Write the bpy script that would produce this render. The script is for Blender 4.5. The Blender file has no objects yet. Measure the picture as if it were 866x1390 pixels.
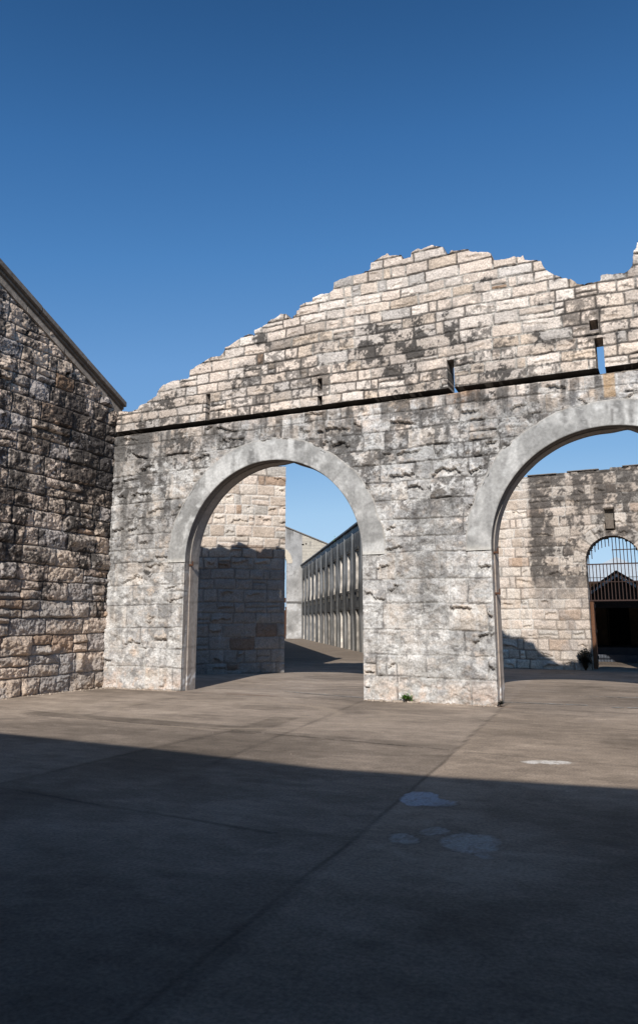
import bpy, math, random
import numpy as np

# ------------------------------------------------------------------ camera
scene = bpy.context.scene
EYE = 1.6
PITCH = math.atan(193/1011.0)
cam_d = bpy.data.cameras.new('camera')
cam = bpy.data.objects.new('camera', cam_d)
scene.collection.objects.link(cam)
scene.camera = cam
cam.location = (0, 0, EYE)
cam.rotation_euler = (math.pi/2 + PITCH, 0, math.radians(25.1))
cam_d.sensor_fit = 'VERTICAL'
cam_d.sensor_height = 36.0
cam_d.lens = 1011/1390*36
cam_d.shift_y = -45/1390
cam_d.clip_start = 0.05
cam_d.clip_end = 9000

# ------------------------------------------------------------------ light
SUN = np.array([0.31, -1.42, 1.0]); SUN /= np.linalg.norm(SUN)      # towards the sun
elev = math.asin(SUN[2]); azim = math.atan2(SUN[0], SUN[1])
world = bpy.data.worlds.new('World'); scene.world = world
world.use_nodes = True
nt = world.node_tree; nt.nodes.clear()
sky = nt.nodes.new('ShaderNodeTexSky'); sky.sky_type = 'NISHITA'
sky.sun_disc = False
sky.sun_elevation = elev; sky.sun_rotation = azim
sky.altitude = 0; sky.air_density = 1.0; sky.dust_density = 0.3; sky.ozone_density = 4.0
bg = nt.nodes.new('ShaderNodeBackground'); bg.inputs[1].default_value = 0.06
wo = nt.nodes.new('ShaderNodeOutputWorld')
# the photograph's deep polarised blue: the Nishita sky graded from zenith to horizon
sep = nt.nodes.new('ShaderNodeSeparateColor'); mul = nt.nodes.new('ShaderNodeMath'); mul.operation = 'MULTIPLY'; mul.inputs[1].default_value = 1/8
ramp = nt.nodes.new('ShaderNodeValToRGB'); sc = nt.nodes.new('ShaderNodeVectorMath'); sc.operation = 'SCALE'; sc.inputs['Scale'].default_value = 10.0
stops = [(0.0, (.003, .010, .025)), (.10, (.008, .030, .075)), (.15, (.026, .100, .265)), (.186, (.044, .156, .39)), (.243, (.076, .228, .515)), (.346, (.147, .335, .655)), (.532, (.23, .45, .755)), (.72, (.37, .60, .86)), (1.0, (.48, .70, .92))]
el = ramp.color_ramp.elements
el[0].position = stops[0][0]; el[0].color = (*stops[0][1], 1); el[1].position = 1.0; el[1].color = (*stops[-1][1], 1)
for p_, c_ in stops[1:-1]:
    e_ = el.new(p_); e_.color = (*c_, 1)
nt.links.new(sky.outputs[0], sep.inputs[0]); nt.links.new(sep.outputs[1], mul.inputs[0]); nt.links.new(mul.outputs[0], ramp.inputs[0])
nt.links.new(ramp.outputs[0], sc.inputs[0]); nt.links.new(sc.outputs[0], bg.inputs[0]); bg.inputs[1].default_value = 0.1
nt.links.new(bg.outputs[0], wo.inputs[0])
sun_d = bpy.data.lights.new('sun', 'SUN'); sun_d.energy = 5.0; sun_d.angle = math.radians(0.5)
sun_d.color = (1.0, 0.955, 0.89)
sun = bpy.data.objects.new('sun', sun_d); scene.collection.objects.link(sun)
from mathutils import Vector
sun.rotation_euler = Vector(tuple(SUN)).to_track_quat('Z', 'Y').to_euler()
sun.location = (5, -20, 20)
scene.view_settings.view_transform = 'Standard'
scene.view_settings.look = 'None'
scene.view_settings.exposure = 0.0
scene.view_settings.gamma = 1.0
scene.view_settings.use_curve_mapping = False
scene.render.engine = 'CYCLES'

# ------------------------------------------------------------------ helpers
C = scene.collection

def setp(o, label=None, cat=None, group=None, kind=None):
    if label: o['label'] = label
    if cat: o['category'] = cat
    if group: o['group'] = group
    if kind: o['kind'] = kind
    return o

def thing(name, label, cat, loc=(0, 0, 0), group=None):
    o = bpy.data.objects.new(name, None); C.objects.link(o)
    o.location = loc; o.empty_display_size = 0.3
    return setp(o, label, cat, group)

def adopt(o, parent):
    o.parent = parent
    if parent is not None:
        p = parent; off = Vector((0, 0, 0))
        while p is not None:
            off += p.location; p = p.parent
        o.location = -off
    return o

_T = {}
def vn(x, y, seed):
    if seed not in _T:
        _T[seed] = np.random.RandomState(seed).rand(256, 256).astype(np.float32)
    t = _T[seed]
    xi = np.floor(x).astype(np.int64); yi = np.floor(y).astype(np.int64)
    fx = x - xi; fy = y - yi
    fx = fx*fx*(3-2*fx); fy = fy*fy*(3-2*fy)
    a = t[xi & 255, yi & 255]; b = t[(xi+1) & 255, yi & 255]
    c = t[xi & 255, (yi+1) & 255]; d = t[(xi+1) & 255, (yi+1) & 255]
    return (a*(1-fx)+b*fx)*(1-fy) + (c*(1-fx)+d*fx)*fy

def fbm(x, y, fx, fy, octv, seed, gain=0.55):
    r = 0; amp = 1; tot = 0
    for k in range(octv):
        r = r + amp*vn(x*fx*2**k + 17.3*k, y*fy*2**k + 5.1*k, seed+k)
        tot += amp; amp *= gain
    return r/tot

def ss(a, b, x):
    t = np.clip((x-a)/(b-a), 0, 1)
    return t*t*(3-2*t)

def mixc(a, b, t):
    return a*(1-t[..., None]) + np.asarray(b)*t[..., None]

def make_mesh(name, verts, quads, mat, col=None, parent=None, smooth=True, tris=None):
    me = bpy.data.meshes.new(name)
    verts = np.asarray(verts, np.float32); quads = np.asarray(quads, np.int32)
    nq = len(quads)
    me.vertices.add(len(verts)); me.vertices.foreach_set('co', verts.ravel())
    me.loops.add(nq*4); me.polygons.add(nq)
    me.loops.foreach_set('vertex_index', quads.ravel())
    me.polygons.foreach_set('loop_start', np.arange(nq, dtype=np.int32)*4)
    me.polygons.foreach_set('loop_total', np.full(nq, 4, np.int32))
    me.polygons.foreach_set('use_smooth', np.full(nq, smooth, bool))
    me.update(calc_edges=True); me.validate()
    if col is not None:
        a = me.color_attributes.new('Col', 'FLOAT_COLOR', 'POINT')
        c4 = np.ones((len(verts), 4), np.float32); c4[:, :3] = col
        a.data.foreach_set('color', c4.ravel())
    me.materials.append(mat)
    o = bpy.data.objects.new(name, me); C.objects.link(o)
    if parent is not None: adopt(o, parent)
    return o

def grid_surface(name, P, col, mat, parent=None, smooth=True):
    m, n = P.shape[:2]
    idx = np.arange(m*n).reshape(m, n)
    q = np.stack([idx[:-1, :-1], idx[1:, :-1], idx[1:, 1:], idx[:-1, 1:]], -1).reshape(-1, 4)
    return make_mesh(name, P.reshape(-1, 3), q, mat, None if col is None else col.reshape(-1, 3), parent, smooth)

class MB:
    """collects boxes, bars and polygons into one mesh"""
    def __init__(s): s.v = []; s.f = []
    def box(s, x0, x1, y0, y1, z0, z1, fr=None):
        o = len(s.v)
        for p in [(x0,y0,z0),(x1,y0,z0),(x1,y1,z0),(x0,y1,z0),(x0,y0,z1),(x1,y0,z1),(x1,y1,z1),(x0,y1,z1)]:
            s.v.append(fr(*p) if fr else p)
        s.f += [tuple(o+i for i in q) for q in [(0,3,2,1),(4,5,6,7),(0,1,5,4),(1,2,6,5),(2,3,7,6),(3,0,4,7)]]
    def prism(s, pts, dv):
        o = len(s.v); n = len(pts); dv = np.array(dv)
        for p in pts: s.v.append(tuple(p))
        for p in pts: s.v.append(tuple(np.array(p)+dv))
        s.f.append(tuple(o+i for i in range(n))[::-1]); s.f.append(tuple(o+n+i for i in range(n)))
        for i in range(n):
            j = (i+1) % n; s.f.append((o+i, o+j, o+n+j, o+n+i))
    def tube(s, a, b, r0, r1=None, n=6):
        r1 = r0 if r1 is None else r1
        a = Vector(a); b = Vector(b); d = (b-a).normalized()
        e = d.orthogonal().normalized(); g = d.cross(e); o = len(s.v)
        for p, r in ((a, r0), (b, r1)):
            for i in range(n):
                t = 2*math.pi*i/n; s.v.append(tuple(p+e*(r*math.cos(t))+g*(r*math.sin(t))))
        for i in range(n):
            j = (i+1) % n; s.f.append((o+i, o+j, o+n+j, o+n+i))
        s.f.append(tuple(o+i for i in range(n))[::-1]); s.f.append(tuple(o+n+i for i in range(n)))
    def build(s, name, mat, parent=None, bevel=0.0):
        me = bpy.data.meshes.new(name); me.from_pydata(s.v, [], s.f); me.update()
        me.materials.append(mat)
        o = bpy.data.objects.new(name, me); C.objects.link(o)
        if bevel:
            b = o.modifiers.new('bevel', 'BEVEL'); b.width = bevel; b.segments = 2; b.limit_method = 'ANGLE'
        if parent is not None: adopt(o, parent)
        return o

# ------------------------------------------------------------------ materials
def material(name, color=None, rough=0.9, grain=0.25, gscale=60.0, bump=0.25, bdist=0.01, bscale=90.0,
             attr=False, speck=0.0, metallic=0.0, big=0.0, bigscale=1.2, streak=0.0):
    m = bpy.data.materials.new(name); m.use_nodes = True
    t = m.node_tree; N = t.nodes; L = t.links
    bsdf = N['Principled BSDF']; bsdf.inputs['Roughness'].default_value = rough
    bsdf.inputs['Specular IOR Level'].default_value = 0.1
    bsdf.inputs['Metallic'].default_value = metallic
    tc = N.new('ShaderNodeTexCoord')
    if attr:
        c = N.new('ShaderNodeAttribute'); c.attribute_name = 'Col'; cur = c.outputs['Color']
    else:
        c = N.new('ShaderNodeRGB'); c.outputs[0].default_value = (*color, 1); cur = c.outputs[0]
    def mulnoise(cur, scale, amt, detail=4, rgh=0.6, stretch=None):
        n = N.new('ShaderNodeTexNoise'); n.inputs['Scale'].default_value = scale
        n.inputs['Detail'].default_value = detail; n.inputs['Roughness'].default_value = rgh
        if stretch:
            mp = N.new('ShaderNodeMapping'); mp.inputs['Scale'].default_value = stretch
            L.new(tc.outputs['Object'], mp.inputs['Vector']); L.new(mp.outputs[0], n.inputs['Vector'])
        else: L.new(tc.outputs['Object'], n.inputs['Vector'])
        r = N.new('ShaderNodeMapRange'); r.inputs['From Min'].default_value = 0.3; r.inputs['From Max'].default_value = 0.7
        r.inputs['To Min'].default_value = 1-amt; r.inputs['To Max'].default_value = 1+amt*0.8
        L.new(n.outputs['Fac'], r.inputs['Value'])
        x = N.new('ShaderNodeVectorMath'); x.operation = 'SCALE'
        L.new(cur, x.inputs[0]); L.new(r.outputs[0], x.inputs['Scale'])
        return x.outputs[0]
    if grain: cur = mulnoise(cur, gscale, grain)
    if big: cur = mulnoise(cur, bigscale, big, 6, 0.65)
    if streak: cur = mulnoise(cur, 3.0, streak, 5, 0.6, (3, 3, 0.25))
    if speck:
        n = N.new('ShaderNodeTexVoronoi'); n.inputs['Scale'].default_value = 28
        L.new(tc.outputs['Object'], n.inputs['Vector'])
        r = N.new('ShaderNodeMapRange'); r.inputs['From Min'].default_value = 0.05; r.inputs['From Max'].default_value = 0.16
        r.inputs['To Min'].default_value = 1-speck; r.inputs['To Max'].default_value = 1
        L.new(n.outputs['Distance'], r.inputs['Value'])
        x = N.new('ShaderNodeVectorMath'); x.operation = 'SCALE'
        L.new(cur, x.inputs[0]); L.new(r.outputs[0], x.inputs['Scale']); cur = x.outputs[0]
    L.new(cur, bsdf.inputs['Base Color'])
    if bump:
        n = N.new('ShaderNodeTexNoise'); n.inputs['Scale'].default_value = bscale; n.inputs['Detail'].default_value = 6
        n.inputs['Roughness'].default_value = 0.65
        L.new(tc.outputs['Object'], n.inputs['Vector'])
        b = N.new('ShaderNodeBump'); b.inputs['Strength'].default_value = bump; b.inputs['Distance'].default_value = bdist
        L.new(n.outputs['Fac'], b.inputs['Height']); L.new(b.outputs[0], bsdf.inputs['Normal'])
    return m

M_STONE = material('weathered_stone', attr=True, grain=0.30, gscale=26, bump=0.9, bdist=0.03, bscale=24, speck=0.38)
M_ROCK = material('rock_faced_stone', attr=True, grain=0.36, gscale=24, bump=1.0, bdist=0.04, bscale=20, speck=0.5)
M_RENDER = material('cement_render', attr=True, grain=0.2, gscale=16, bump=0.35, bdist=0.008, bscale=40, speck=0.15)
M_GROUND = material('worn_concrete', attr=True, grain=0.30, gscale=38, bump=0.5, bdist=0.006, bscale=70, big=0.10, bigscale=0.9, rough=0.85)
M_PATCH = material('pale_cement', (0.42, 0.40, 0.37), grain=0.25, gscale=12, bump=0.4, bdist=0.006, big=0.2, bigscale=5)
M_PATCH_BLUE = material('blue_grey_cement', (0.40, 0.46, 0.55), grain=0.3, gscale=9, bump=0.5, bdist=0.01, big=0.2, bigscale=5)
M_COPING = material('coping_stone', (0.19, 0.165, 0.145), grain=0.3, gscale=12, bump=0.4, bdist=0.01, big=0.25)
M_IRON = material('rusted_iron', (0.055, 0.035, 0.03), grain=0.35, gscale=30, rough=0.7, bump=0.3, bdist=0.003)
M_RUST = material('orange_rust', (0.10, 0.05, 0.032), grain=0.4, gscale=50, rough=0.85)
M_DARKTIMBER = material('dark_timber', (0.05, 0.032, 0.022), grain=0.3, gscale=20, rough=0.7)
M_BARGE = material('barge_board_paint', (0.75, 0.72, 0.66), grain=0.2, gscale=20, rough=0.6)
M_DOORBLACK = material('black_door_paint', (0.02, 0.018, 0.016), grain=0.3, rough=0.5)
M_GATEWOOD = material('brown_gate_timber', (0.12, 0.06, 0.035), grain=0.35, gscale=25, rough=0.8, streak=0.3)
M_ROOF = material('pale_metal_roof', (0.46, 0.50, 0.52), grain=0.08, gscale=6, rough=0.5, bump=0.0, streak=0.1)
M_BROWNWALL = material('brown_plaster', (0.42, 0.28, 0.17), grain=0.25, gscale=6, big=0.2)
M_LEAF = material('weed_leaf', (0.10, 0.22, 0.03), grain=0.3, gscale=40, rough=0.6, bump=0)
M_DARKLEAF = material('dark_leaf', (0.018, 0.024, 0.02), grain=0.5, gscale=60, rough=0.45, bump=0)
M_STEM = material('twig', (0.06, 0.04, 0.025), grain=0.3, gscale=40, bump=0)

def mottled(m, under, scale, lo, hi):
    t = m.node_tree; N = t.nodes; L = t.links; b = N['Principled BSDF']
    src = b.inputs['Base Color'].links[0].from_socket
    tc = N.new('ShaderNodeTexCoord'); n = N.new('ShaderNodeTexNoise'); n.inputs['Scale'].default_value = scale; n.inputs['Detail'].default_value = 8; n.inputs['Roughness'].default_value = .7
    L.new(tc.outputs['Object'], n.inputs['Vector'])
    r = N.new('ShaderNodeMapRange'); r.inputs['From Min'].default_value = lo; r.inputs['From Max'].default_value = hi; L.new(n.outputs['Fac'], r.inputs['Value'])
    mx = N.new('ShaderNodeMix'); mx.data_type = 'RGBA'; mx.inputs['A'].default_value = (*under, 1); L.new(src, mx.inputs['B']); L.new(r.outputs[0], mx.inputs['Factor'])
    L.new(mx.outputs['Result'], b.inputs['Base Color'])
mottled(M_PATCH, (.19, .165, .14), 7, .38, .62); mottled(M_PATCH_BLUE, (.19, .175, .16), 9, .34, .56)

# ------------------------------------------------------------------ masonry engine
def layout(u, v, vedges, wmin, wmax, rs, split=0.15, wob=0.02, keybreaks=()):
    """coursed ashlar: block id, local coordinates -1..1, distance to the nearest joint"""
    uu = u + wob*(vn(u*3.1, v*3.1, 901)-0.5)*2 + wob*0.5*(vn(u*11, v*11, 902)-0.5)*2
    vv = v + wob*0.8*(vn(u*2.3+40, v*2.3, 903)-0.5)*2 + wob*0.5*(vn(u*12, v*12, 904)-0.5)*2
    vv = vv + 0.025*(vn(u*0.6, v*0.3, 905)-0.5)*2
    ve = np.asarray(vedges); nc = len(ve)-1
    ci = np.clip(np.searchsorted(ve, vv, side='right')-1, 0, nc-1)
    bid = np.zeros(u.shape, np.int64); u0 = np.zeros(u.shape); u1 = np.zeros(u.shape)
    v0 = ve[ci].copy(); v1 = ve[ci+1].copy()
    nid = 0; umin, umax = uu.min()-1, uu.max()+1
    for c in range(nc):
        h = ve[c+1]-ve[c]
        e = [umin-rs.rand()*0.6]
        while e[-1] < umax:
            w = wmin + (wmax-wmin)*rs.rand()**1.3
            if rs.rand() < 0.12: w = wmin*0.6
            e.append(e[-1]+w*(0.75+0.6*h/0.35*0.4))
        e = np.array(e); n = len(e)-1
        sp = rs.rand(n) < split; sf = 0.35+0.3*rs.rand(n)
        m = ci == c
        if m.any():
            bi = np.clip(np.searchsorted(e, uu[m], side='right')-1, 0, n-1)
            u0[m] = e[bi]; u1[m] = e[bi+1]
            vs_ = ve[c] + h*sf[bi]; up = sp[bi] & (vv[m] > vs_); dn = sp[bi] & ~up
            a = v0[m]; b = v1[m]; a[up] = vs_[up]; b[dn] = vs_[dn]; v0[m] = a; v1[m] = b
            bid[m] = nid + bi*2 + up
        nid += 2*n
    s = (uu-u0)/(u1-u0)*2-1; t = (vv-v0)/(v1-v0)*2-1
    du = np.minimum(uu-u0, u1-uu); dv = np.minimum(vv-v0, v1-vv)
    return bid, s, t, du, dv, nid

def rings(u, v, lay, rs, cx, cz, r0, r1, nv):
    """radial voussoirs round an arch replace the coursed blocks there"""
    bid, s, t, du, dv, nid = lay
    r = np.hypot(u-cx, v-cz) + 0.03*(vn(u*5, v*5, 77)-0.5); a = np.arctan2(v-cz, u-cx)
    m = (r < r1) & (v > cz-0.05)
    k = np.clip((a/math.pi*nv).astype(int), 0, nv-1); f = a/math.pi*nv-k
    bid = np.where(m, nid+k, bid); s = np.where(m, f*2-1, s); t = np.where(m, (r-r0)/(r1-r0)*2-1, t)
    arc = r*math.pi/nv
    du = np.where(m, np.minimum(f, 1-f)*arc, du); dv = np.where(m, np.minimum(r1-r, r-r0+0.2), dv)
    return bid, s, t, du, dv, nid+nv

def relief(lay, u, v, rs, amp, ampvar, jd, jw, rough, bev=0.05, facets=4):
    bid, s, t, du, dv, nid = lay
    e = np.minimum(du, dv)
    A = (amp + ampvar*rs.rand(nid)**2)[bid]
    val = np.ones(u.shape)
    sn = s + 0.5*(fbm(u, v, 9, 9, 3, 311)-0.5); tn = t + 0.5*(fbm(u, v, 9, 9, 3, 321)-0.5)
    for k in range(facets):
        th = rs.rand(nid)*2*math.pi; g = 0.25+0.9*rs.rand(nid); c = 0.45+0.6*rs.rand(nid)
        val = np.minimum(val, c[bid] + (g*np.cos(th))[bid]*sn + (g*np.sin(th))[bid]*tn)
    val = np.clip(val, 0.05, 1.1)
    edge = ss(0.0, jw, e)
    b = np.clip(e/bev, 0, 1)**0.6
    n1 = fbm(u, v, 14, 14, 3, 331)-0.5
    n2 = np.abs(fbm(u, v, 6, 6, 4, 341)-0.5)*2
    h = -jd*(1-edge) + edge*(A*val*b + rough*(n1*1.2 - n2*0.8)*b)
    return h, edge, e

def scars(lay, u, v, rs, frac, size, mask=1.0):
    bid, s, t, du, dv, nid = lay
    on = (rs.rand(nid) < frac)[bid]; tc = (rs.rand(nid)*1.1-.5)[bid]; tilt = (rs.rand(nid)-.5)[bid]*.9; sc = (rs.rand(nid)-.5)[bid]*.8; w = (.45+.6*rs.rand(nid))[bid]
    wob = (fbm(u, v, 6, 6, 5, 1201, .7)-.5)*1.5 + (vn(u*2.2, v*2.2, 1209)-.5)*.8
    d = t-(tc+tilt*s+wob*.8-.15*(s-sc)**2); k = ss(1.1, .7, np.abs(s-sc)/w)*on*ss(0, .03, np.minimum(du, dv))*mask
    lip = np.where(d > 0, ss(.9, 0, d), 0); cut = np.where(d <= 0, ss(-1.1, -.05, d), 0)
    return size*k*(lip*.8*ss(-.2, .5, fbm(u, v, 5, 5, 2, 1219))-cut*.75), k*np.exp(-((d+.06)/.08)**2)

def wall_mesh(name, us, vs, h, O, U, Nn, T, keep, col, mat, parent, top=None, back=True, edgecol=None):
    """front sheet with relief, skirt round every edge and hole, back sheet"""
    O = np.array(O, float); U = np.array(U, float); Nn = np.array(Nn, float)
    uu, vv = np.meshgrid(us, vs, indexing='ij')
    v2 = vv.copy()
    if top is not None: v2 = np.minimum(vv, top(uu))
    P = O + uu[..., None]*U + v2[..., None]*np.array([0, 0, 1.0]) + h[..., None]*Nn
    m, n = uu.shape
    used = np.zeros((m, n), bool)
    used[:-1, :-1] |= keep; used[1:, :-1] |= keep; used[:-1, 1:] |= keep; used[1:, 1:] |= keep
    remap = -np.ones((m, n), np.int64); remap[used] = np.arange(used.sum())
    V = [P[used]]; CO = [col[used]]; nv = used.sum()
    i, j = np.nonzero(keep)
    flip = np.cross(U, [0, 0, 1.0]) @ Nn > 0
    q = np.stack([remap[i, j], remap[i+1, j], remap[i+1, j+1], remap[i, j+1]], -1)
    Q = [q if flip else q[:, ::-1]]
    # skirts
    kp = np.pad(keep, 1)
    base = (uu[..., None]*U + v2[..., None]*np.array([0, 0, 1.0]) + O)
    sv = []; sc = []; sq = []
    def addskirt(ia, ja, ib, jb, rev):
        nonlocal nv
        if len(ia) == 0: return
        a = P[ia, ja]; b = P[ib, jb]
        a1 = base[ia, ja] - T*0.5*Nn; b1 = base[ib, jb] - T*0.5*Nn
        a2 = base[ia, ja] - T*Nn; b2 = base[ib, jb] - T*Nn
        k = len(ia); st = nv + np.arange(k)*6
        pts = np.stack([a, b, b1, a1, b2, a2], 1).reshape(-1, 3)
        ca = col[ia, ja]; cb = col[ib, jb]
        cc = np.stack([ca, cb, cb, ca, cb, ca], 1).reshape(-1, 3)*0.9
        if edgecol is not None: cc = np.array(edgecol)*((.25+.85*vn(pts[:, 0]*.35+pts[:, 1]*.5, pts[:, 2]*.35, 777))*(.5+.9*vn(pts[:, 0]*4+pts[:, 1]*5, pts[:, 2]*4.5, 778)))[:, None]
        V.append(pts); CO.append(cc); nv += 6*k
        q1 = np.stack([st, st+1, st+2, st+3], -1); q2 = np.stack([st+3, st+2, st+4, st+5], -1)
        qq = np.concatenate([q1, q2])
        if rev: qq = qq[:, ::-1]
        Q.append(qq)
    inner = kp[1:-1, 1:-1]
    for di, dj in ((-1, 0), (1, 0), (0, -1), (0, 1)):
        nb = kp[1+di:kp.shape[0]-1+di, 1+dj:kp.shape[1]-1+dj]
        i, j = np.nonzero(inner & ~nb)
        if di == -1: addskirt(i, j, i, j+1, flip)
        if di == 1: addskirt(i+1, j, i+1, j+1, not flip)
        if dj == -1: addskirt(i, j, i+1, j, not flip)
        if dj == 1: addskirt(i, j+1, i+1, j+1, flip)
    if back:
        st = 4
        ks = list(range(0, m-1, st))+[m-1]; ls = list(range(0, n-1, st))+[n-1]
        sub = base[np.ix_(ks, ls)] - T*Nn; sm = sub.shape[:2]
        kk = np.zeros((len(ks)-1, len(ls)-1), bool)
        for a in range(len(ks)-1):
            for b in range(len(ls)-1):
                kk[a, b] = keep[ks[a]:ks[a+1], ls[b]:ls[b+1]].mean() > 0.5
        idx = nv + np.arange(sm[0]*sm[1]).reshape(sm)
        i, j = np.nonzero(kk)
        q = np.stack([idx[i, j], idx[i+1, j], idx[i+1, j+1], idx[i, j+1]], -1)
        Q.append(q[:, ::-1] if flip else q)
        V.append(sub.reshape(-1, 3)); CO.append(col[np.ix_(ks, ls)].reshape(-1, 3)); nv += sub.shape[0]*sub.shape[1]
    return make_mesh(name, np.concatenate(V), np.concatenate(Q), mat, np.concatenate(CO), parent)

def lin(a, b, step, snaps=()):
    x = list(np.arange(a, b, step))+[b]
    x = np.array(x)
    for s in snaps:
        k = np.argmin(np.abs(x-s)); x[k] = s
    return np.unique(x)

def courses(z0, spec, rs):
    e = [z0]
    for ztop, h in spec:
        while e[-1] < ztop - h*0.5:
            e.append(e[-1]+h*(0.86+0.28*rs.rand()))
        e[-1] = ztop
    return e

def centers(a): return (a[:-1]+a[1:])/2

def palette(bid, nid, rs, cols, w):
    k = rs.choice(len(cols), nid, p=np.array(w)/sum(w))
    c = np.array(cols)[k]*(0.86+0.26*rs.rand(nid))[:, None]
    return c[bid]

def blobs(u, v, lst, seed):
    r = np.zeros(u.shape)
    wu = u + 0.35*(fbm(u, v, 2.2, 2.2, 3, seed)-0.5)*2; wv = v + 0.3*(fbm(u, v, 2.2, 2.2, 3, seed+9)-0.5)*2
    for x, z, rx, rz, s in lst:
        d = ((wu-x)/rx)**2 + ((wv-z)/rz)**2
        r = np.maximum(r, s*np.exp(-d*0.9))
    return r

# ================================================================== GROUND
def build_ground():
    rs = np.random.RandomState(4)
    xs = np.concatenate([[-4000, -900, -200, -80, -40, -24], np.arange(-18, -2.62, 0.05), np.arange(-2.6, -1.11, .0125), np.arange(-1.1, 6.001, .05), [9, 14, 25, 60, 200, 900, 4000]])
    ys = np.concatenate([[-4000, -900, -200, -60, -20, -6, -1], np.arange(1.0, 5.31, .05), np.arange(5.35, 7.45, .0135), np.arange(7.5, 9.05, .05), np.arange(9.1, 9.55, .015), np.arange(9.6, 24, .05), np.arange(24, 34, 0.25), [36, 40, 46, 55, 70, 100, 200, 900, 4000]])
    x, y = np.meshgrid(xs, ys, indexing='ij')
    c = np.zeros(x.shape+(3,)); c[:] = (0.278, 0.232, 0.188)
    lo = fbm(x, y, 0.35, 0.35, 5, 51); hi = fbm(x, y, 2.5, 6.0, 5, 151, .7); hv = fbm(x, y, 9, 12, 4, 161, .7); c *= ((0.78+.48*ss(.28, .72, lo))*(.68+.66*hi)*(.78+.44*hv))[..., None]
    c = mixc(c, c*.74, ss(.50, .58, fbm(x, y, .9, 1.1, 6, 171, .68))*.6)
    c = mixc(c, c*1.3, ss(.56, .66, fbm(x+30, y, .5, 2.2, 5, 172))*.5*ss(8, 10, y))
    # streaky wear in the direction of traffic between the arches
    st = fbm(x, y, 0.35, 3.5, 4, 61); c = mixc(c, (0.255, 0.215, 0.175), ss(0.52, 0.75, st)*0.55*ss(12, 15.5, y))
    st2 = fbm(x+9, y, 0.5, 5, 4, 71); c = mixc(c, (0.33, 0.29, 0.25), ss(0.60, 0.72, st2)*0.55*ss(13.5, 16, y))
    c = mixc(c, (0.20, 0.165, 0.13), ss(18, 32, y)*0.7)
    # slabs: separately poured areas have their own tone
    jx = -3.13 + (15.4-y)*0.088
    right = ss(-0.03, 0.03, x-jx)
    c = mixc(c, c*0.93*np.array([1.0, 0.985, 0.96]), right)
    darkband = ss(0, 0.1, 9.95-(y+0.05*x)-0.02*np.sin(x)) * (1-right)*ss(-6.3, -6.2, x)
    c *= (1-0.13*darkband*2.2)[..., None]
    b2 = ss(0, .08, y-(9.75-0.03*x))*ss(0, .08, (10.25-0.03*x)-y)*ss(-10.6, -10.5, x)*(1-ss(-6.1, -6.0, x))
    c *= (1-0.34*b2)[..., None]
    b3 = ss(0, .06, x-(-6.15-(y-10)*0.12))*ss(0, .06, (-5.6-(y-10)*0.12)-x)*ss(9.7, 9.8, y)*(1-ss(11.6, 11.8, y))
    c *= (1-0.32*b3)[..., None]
    for (xa, ya), (xb, yb), wd, dk_ in (((-3.13, 15.4), (-2.42, 7.3), .022, .55), ((-2.42, 7.3), (-2.0, .5), .02, .45), ((-4.9, 7.6), (-5.9, 14.8), .03, .5), ((-12.6, 10.9), (-6.2, 9.7), .03, .45), ((-6.2, 12.9), (-3.0, 12.2), .025, .3), ((-2.5, 9.6), (4, 9.1), .03, .3), ((-3.0, 12.6), (4, 12.3), .025, .4), ((-9.3, 10.2), (-9.9, 14.7), .025, .35), ((-2.9, 5.4), (-9, 5.9), .03, .5), ((-6.4, 2.0), (-6.1, 9.9), .03, .4), ((.3, 2), (.2, 14.8), .03, .35)):
        L_ = math.hypot(xb-xa, yb-ya); ux, uy = (xb-xa)/L_, (yb-ya)/L_
        al = (x-xa)*ux+(y-ya)*uy; pr = -(x-xa)*uy+(y-ya)*ux+.03*(vn(al*1.5, al*0, 1301)-.5)
        c = mixc(c, (.06, .05, .042), np.exp(-(pr/wd)**2)*dk_*(al > 0)*(al < L_)*(.5+.8*vn(al*3, al*0, 1302)))
    # rings left by turning wheels
    for cx, cy, r, w, s in ((-7.6, 12.1, 2.2, .07, .30), (-7.6, 12.1, 1.55, .08, .34), (-7.3, 12.3, 1.15, .05, .2), (-7.6, 12.1, 2.35, .03, .2)):
        d = np.abs(np.hypot((x-cx)*0.72, y-cy)-r+0.04*(lo-0.5))
        c = mixc(c, (0.36, 0.30, 0.235), np.exp(-(d/w)**2)*s*1.9*ss(0.25, 0.7, fbm(x, y, 1.1, 1.1, 3, 81)+0.12))
    # scrape marks across
    for k in range(5):
        y0 = 10.4+k*0.95; wl = y0+0.12*(x+1)+0.1*np.sin(x*1.7+k)
        c = mixc(c, (0.24, 0.21, 0.18), np.exp(-((y-wl)/0.035)**2)*0.4*right*ss(0.45, 0.7, fbm(x, y, 1.5, 4, 3, 91+k)))
    # dirt washed against the foot of the arcade wall
    near = np.exp(-np.abs(y-14.7)/0.12)*(1-ss(14.84, 14.9, y))
    c = mixc(c, (0.085, 0.07, 0.055), near*0.55*ss(0.35, 0.6, fbm(x, y, 3, 3, 3, 95)))
    c = mixc(c, (0.25, 0.14, 0.08), np.exp(-np.abs(y-14.78)/0.035)*ss(0.5, 0.6, fbm(x, y, 2.0, 2.0, 3, 96))*0.8)
    sp = (rs.rand(*x.shape) > 0.9992) & (y > 7.5)
    c[sp] = c[sp]*1.35
    # old cement dabs trowelled on to the paving
    wx = x+.05*(fbm(x, y, 9, 5, 4, 181, .65)-.5)*2; wy = y+.09*(fbm(x, y, 8, 5, 4, 191, .65)-.5)*2
    fine = fbm(x, y, 26, 14, 4, 201, .65)
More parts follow.
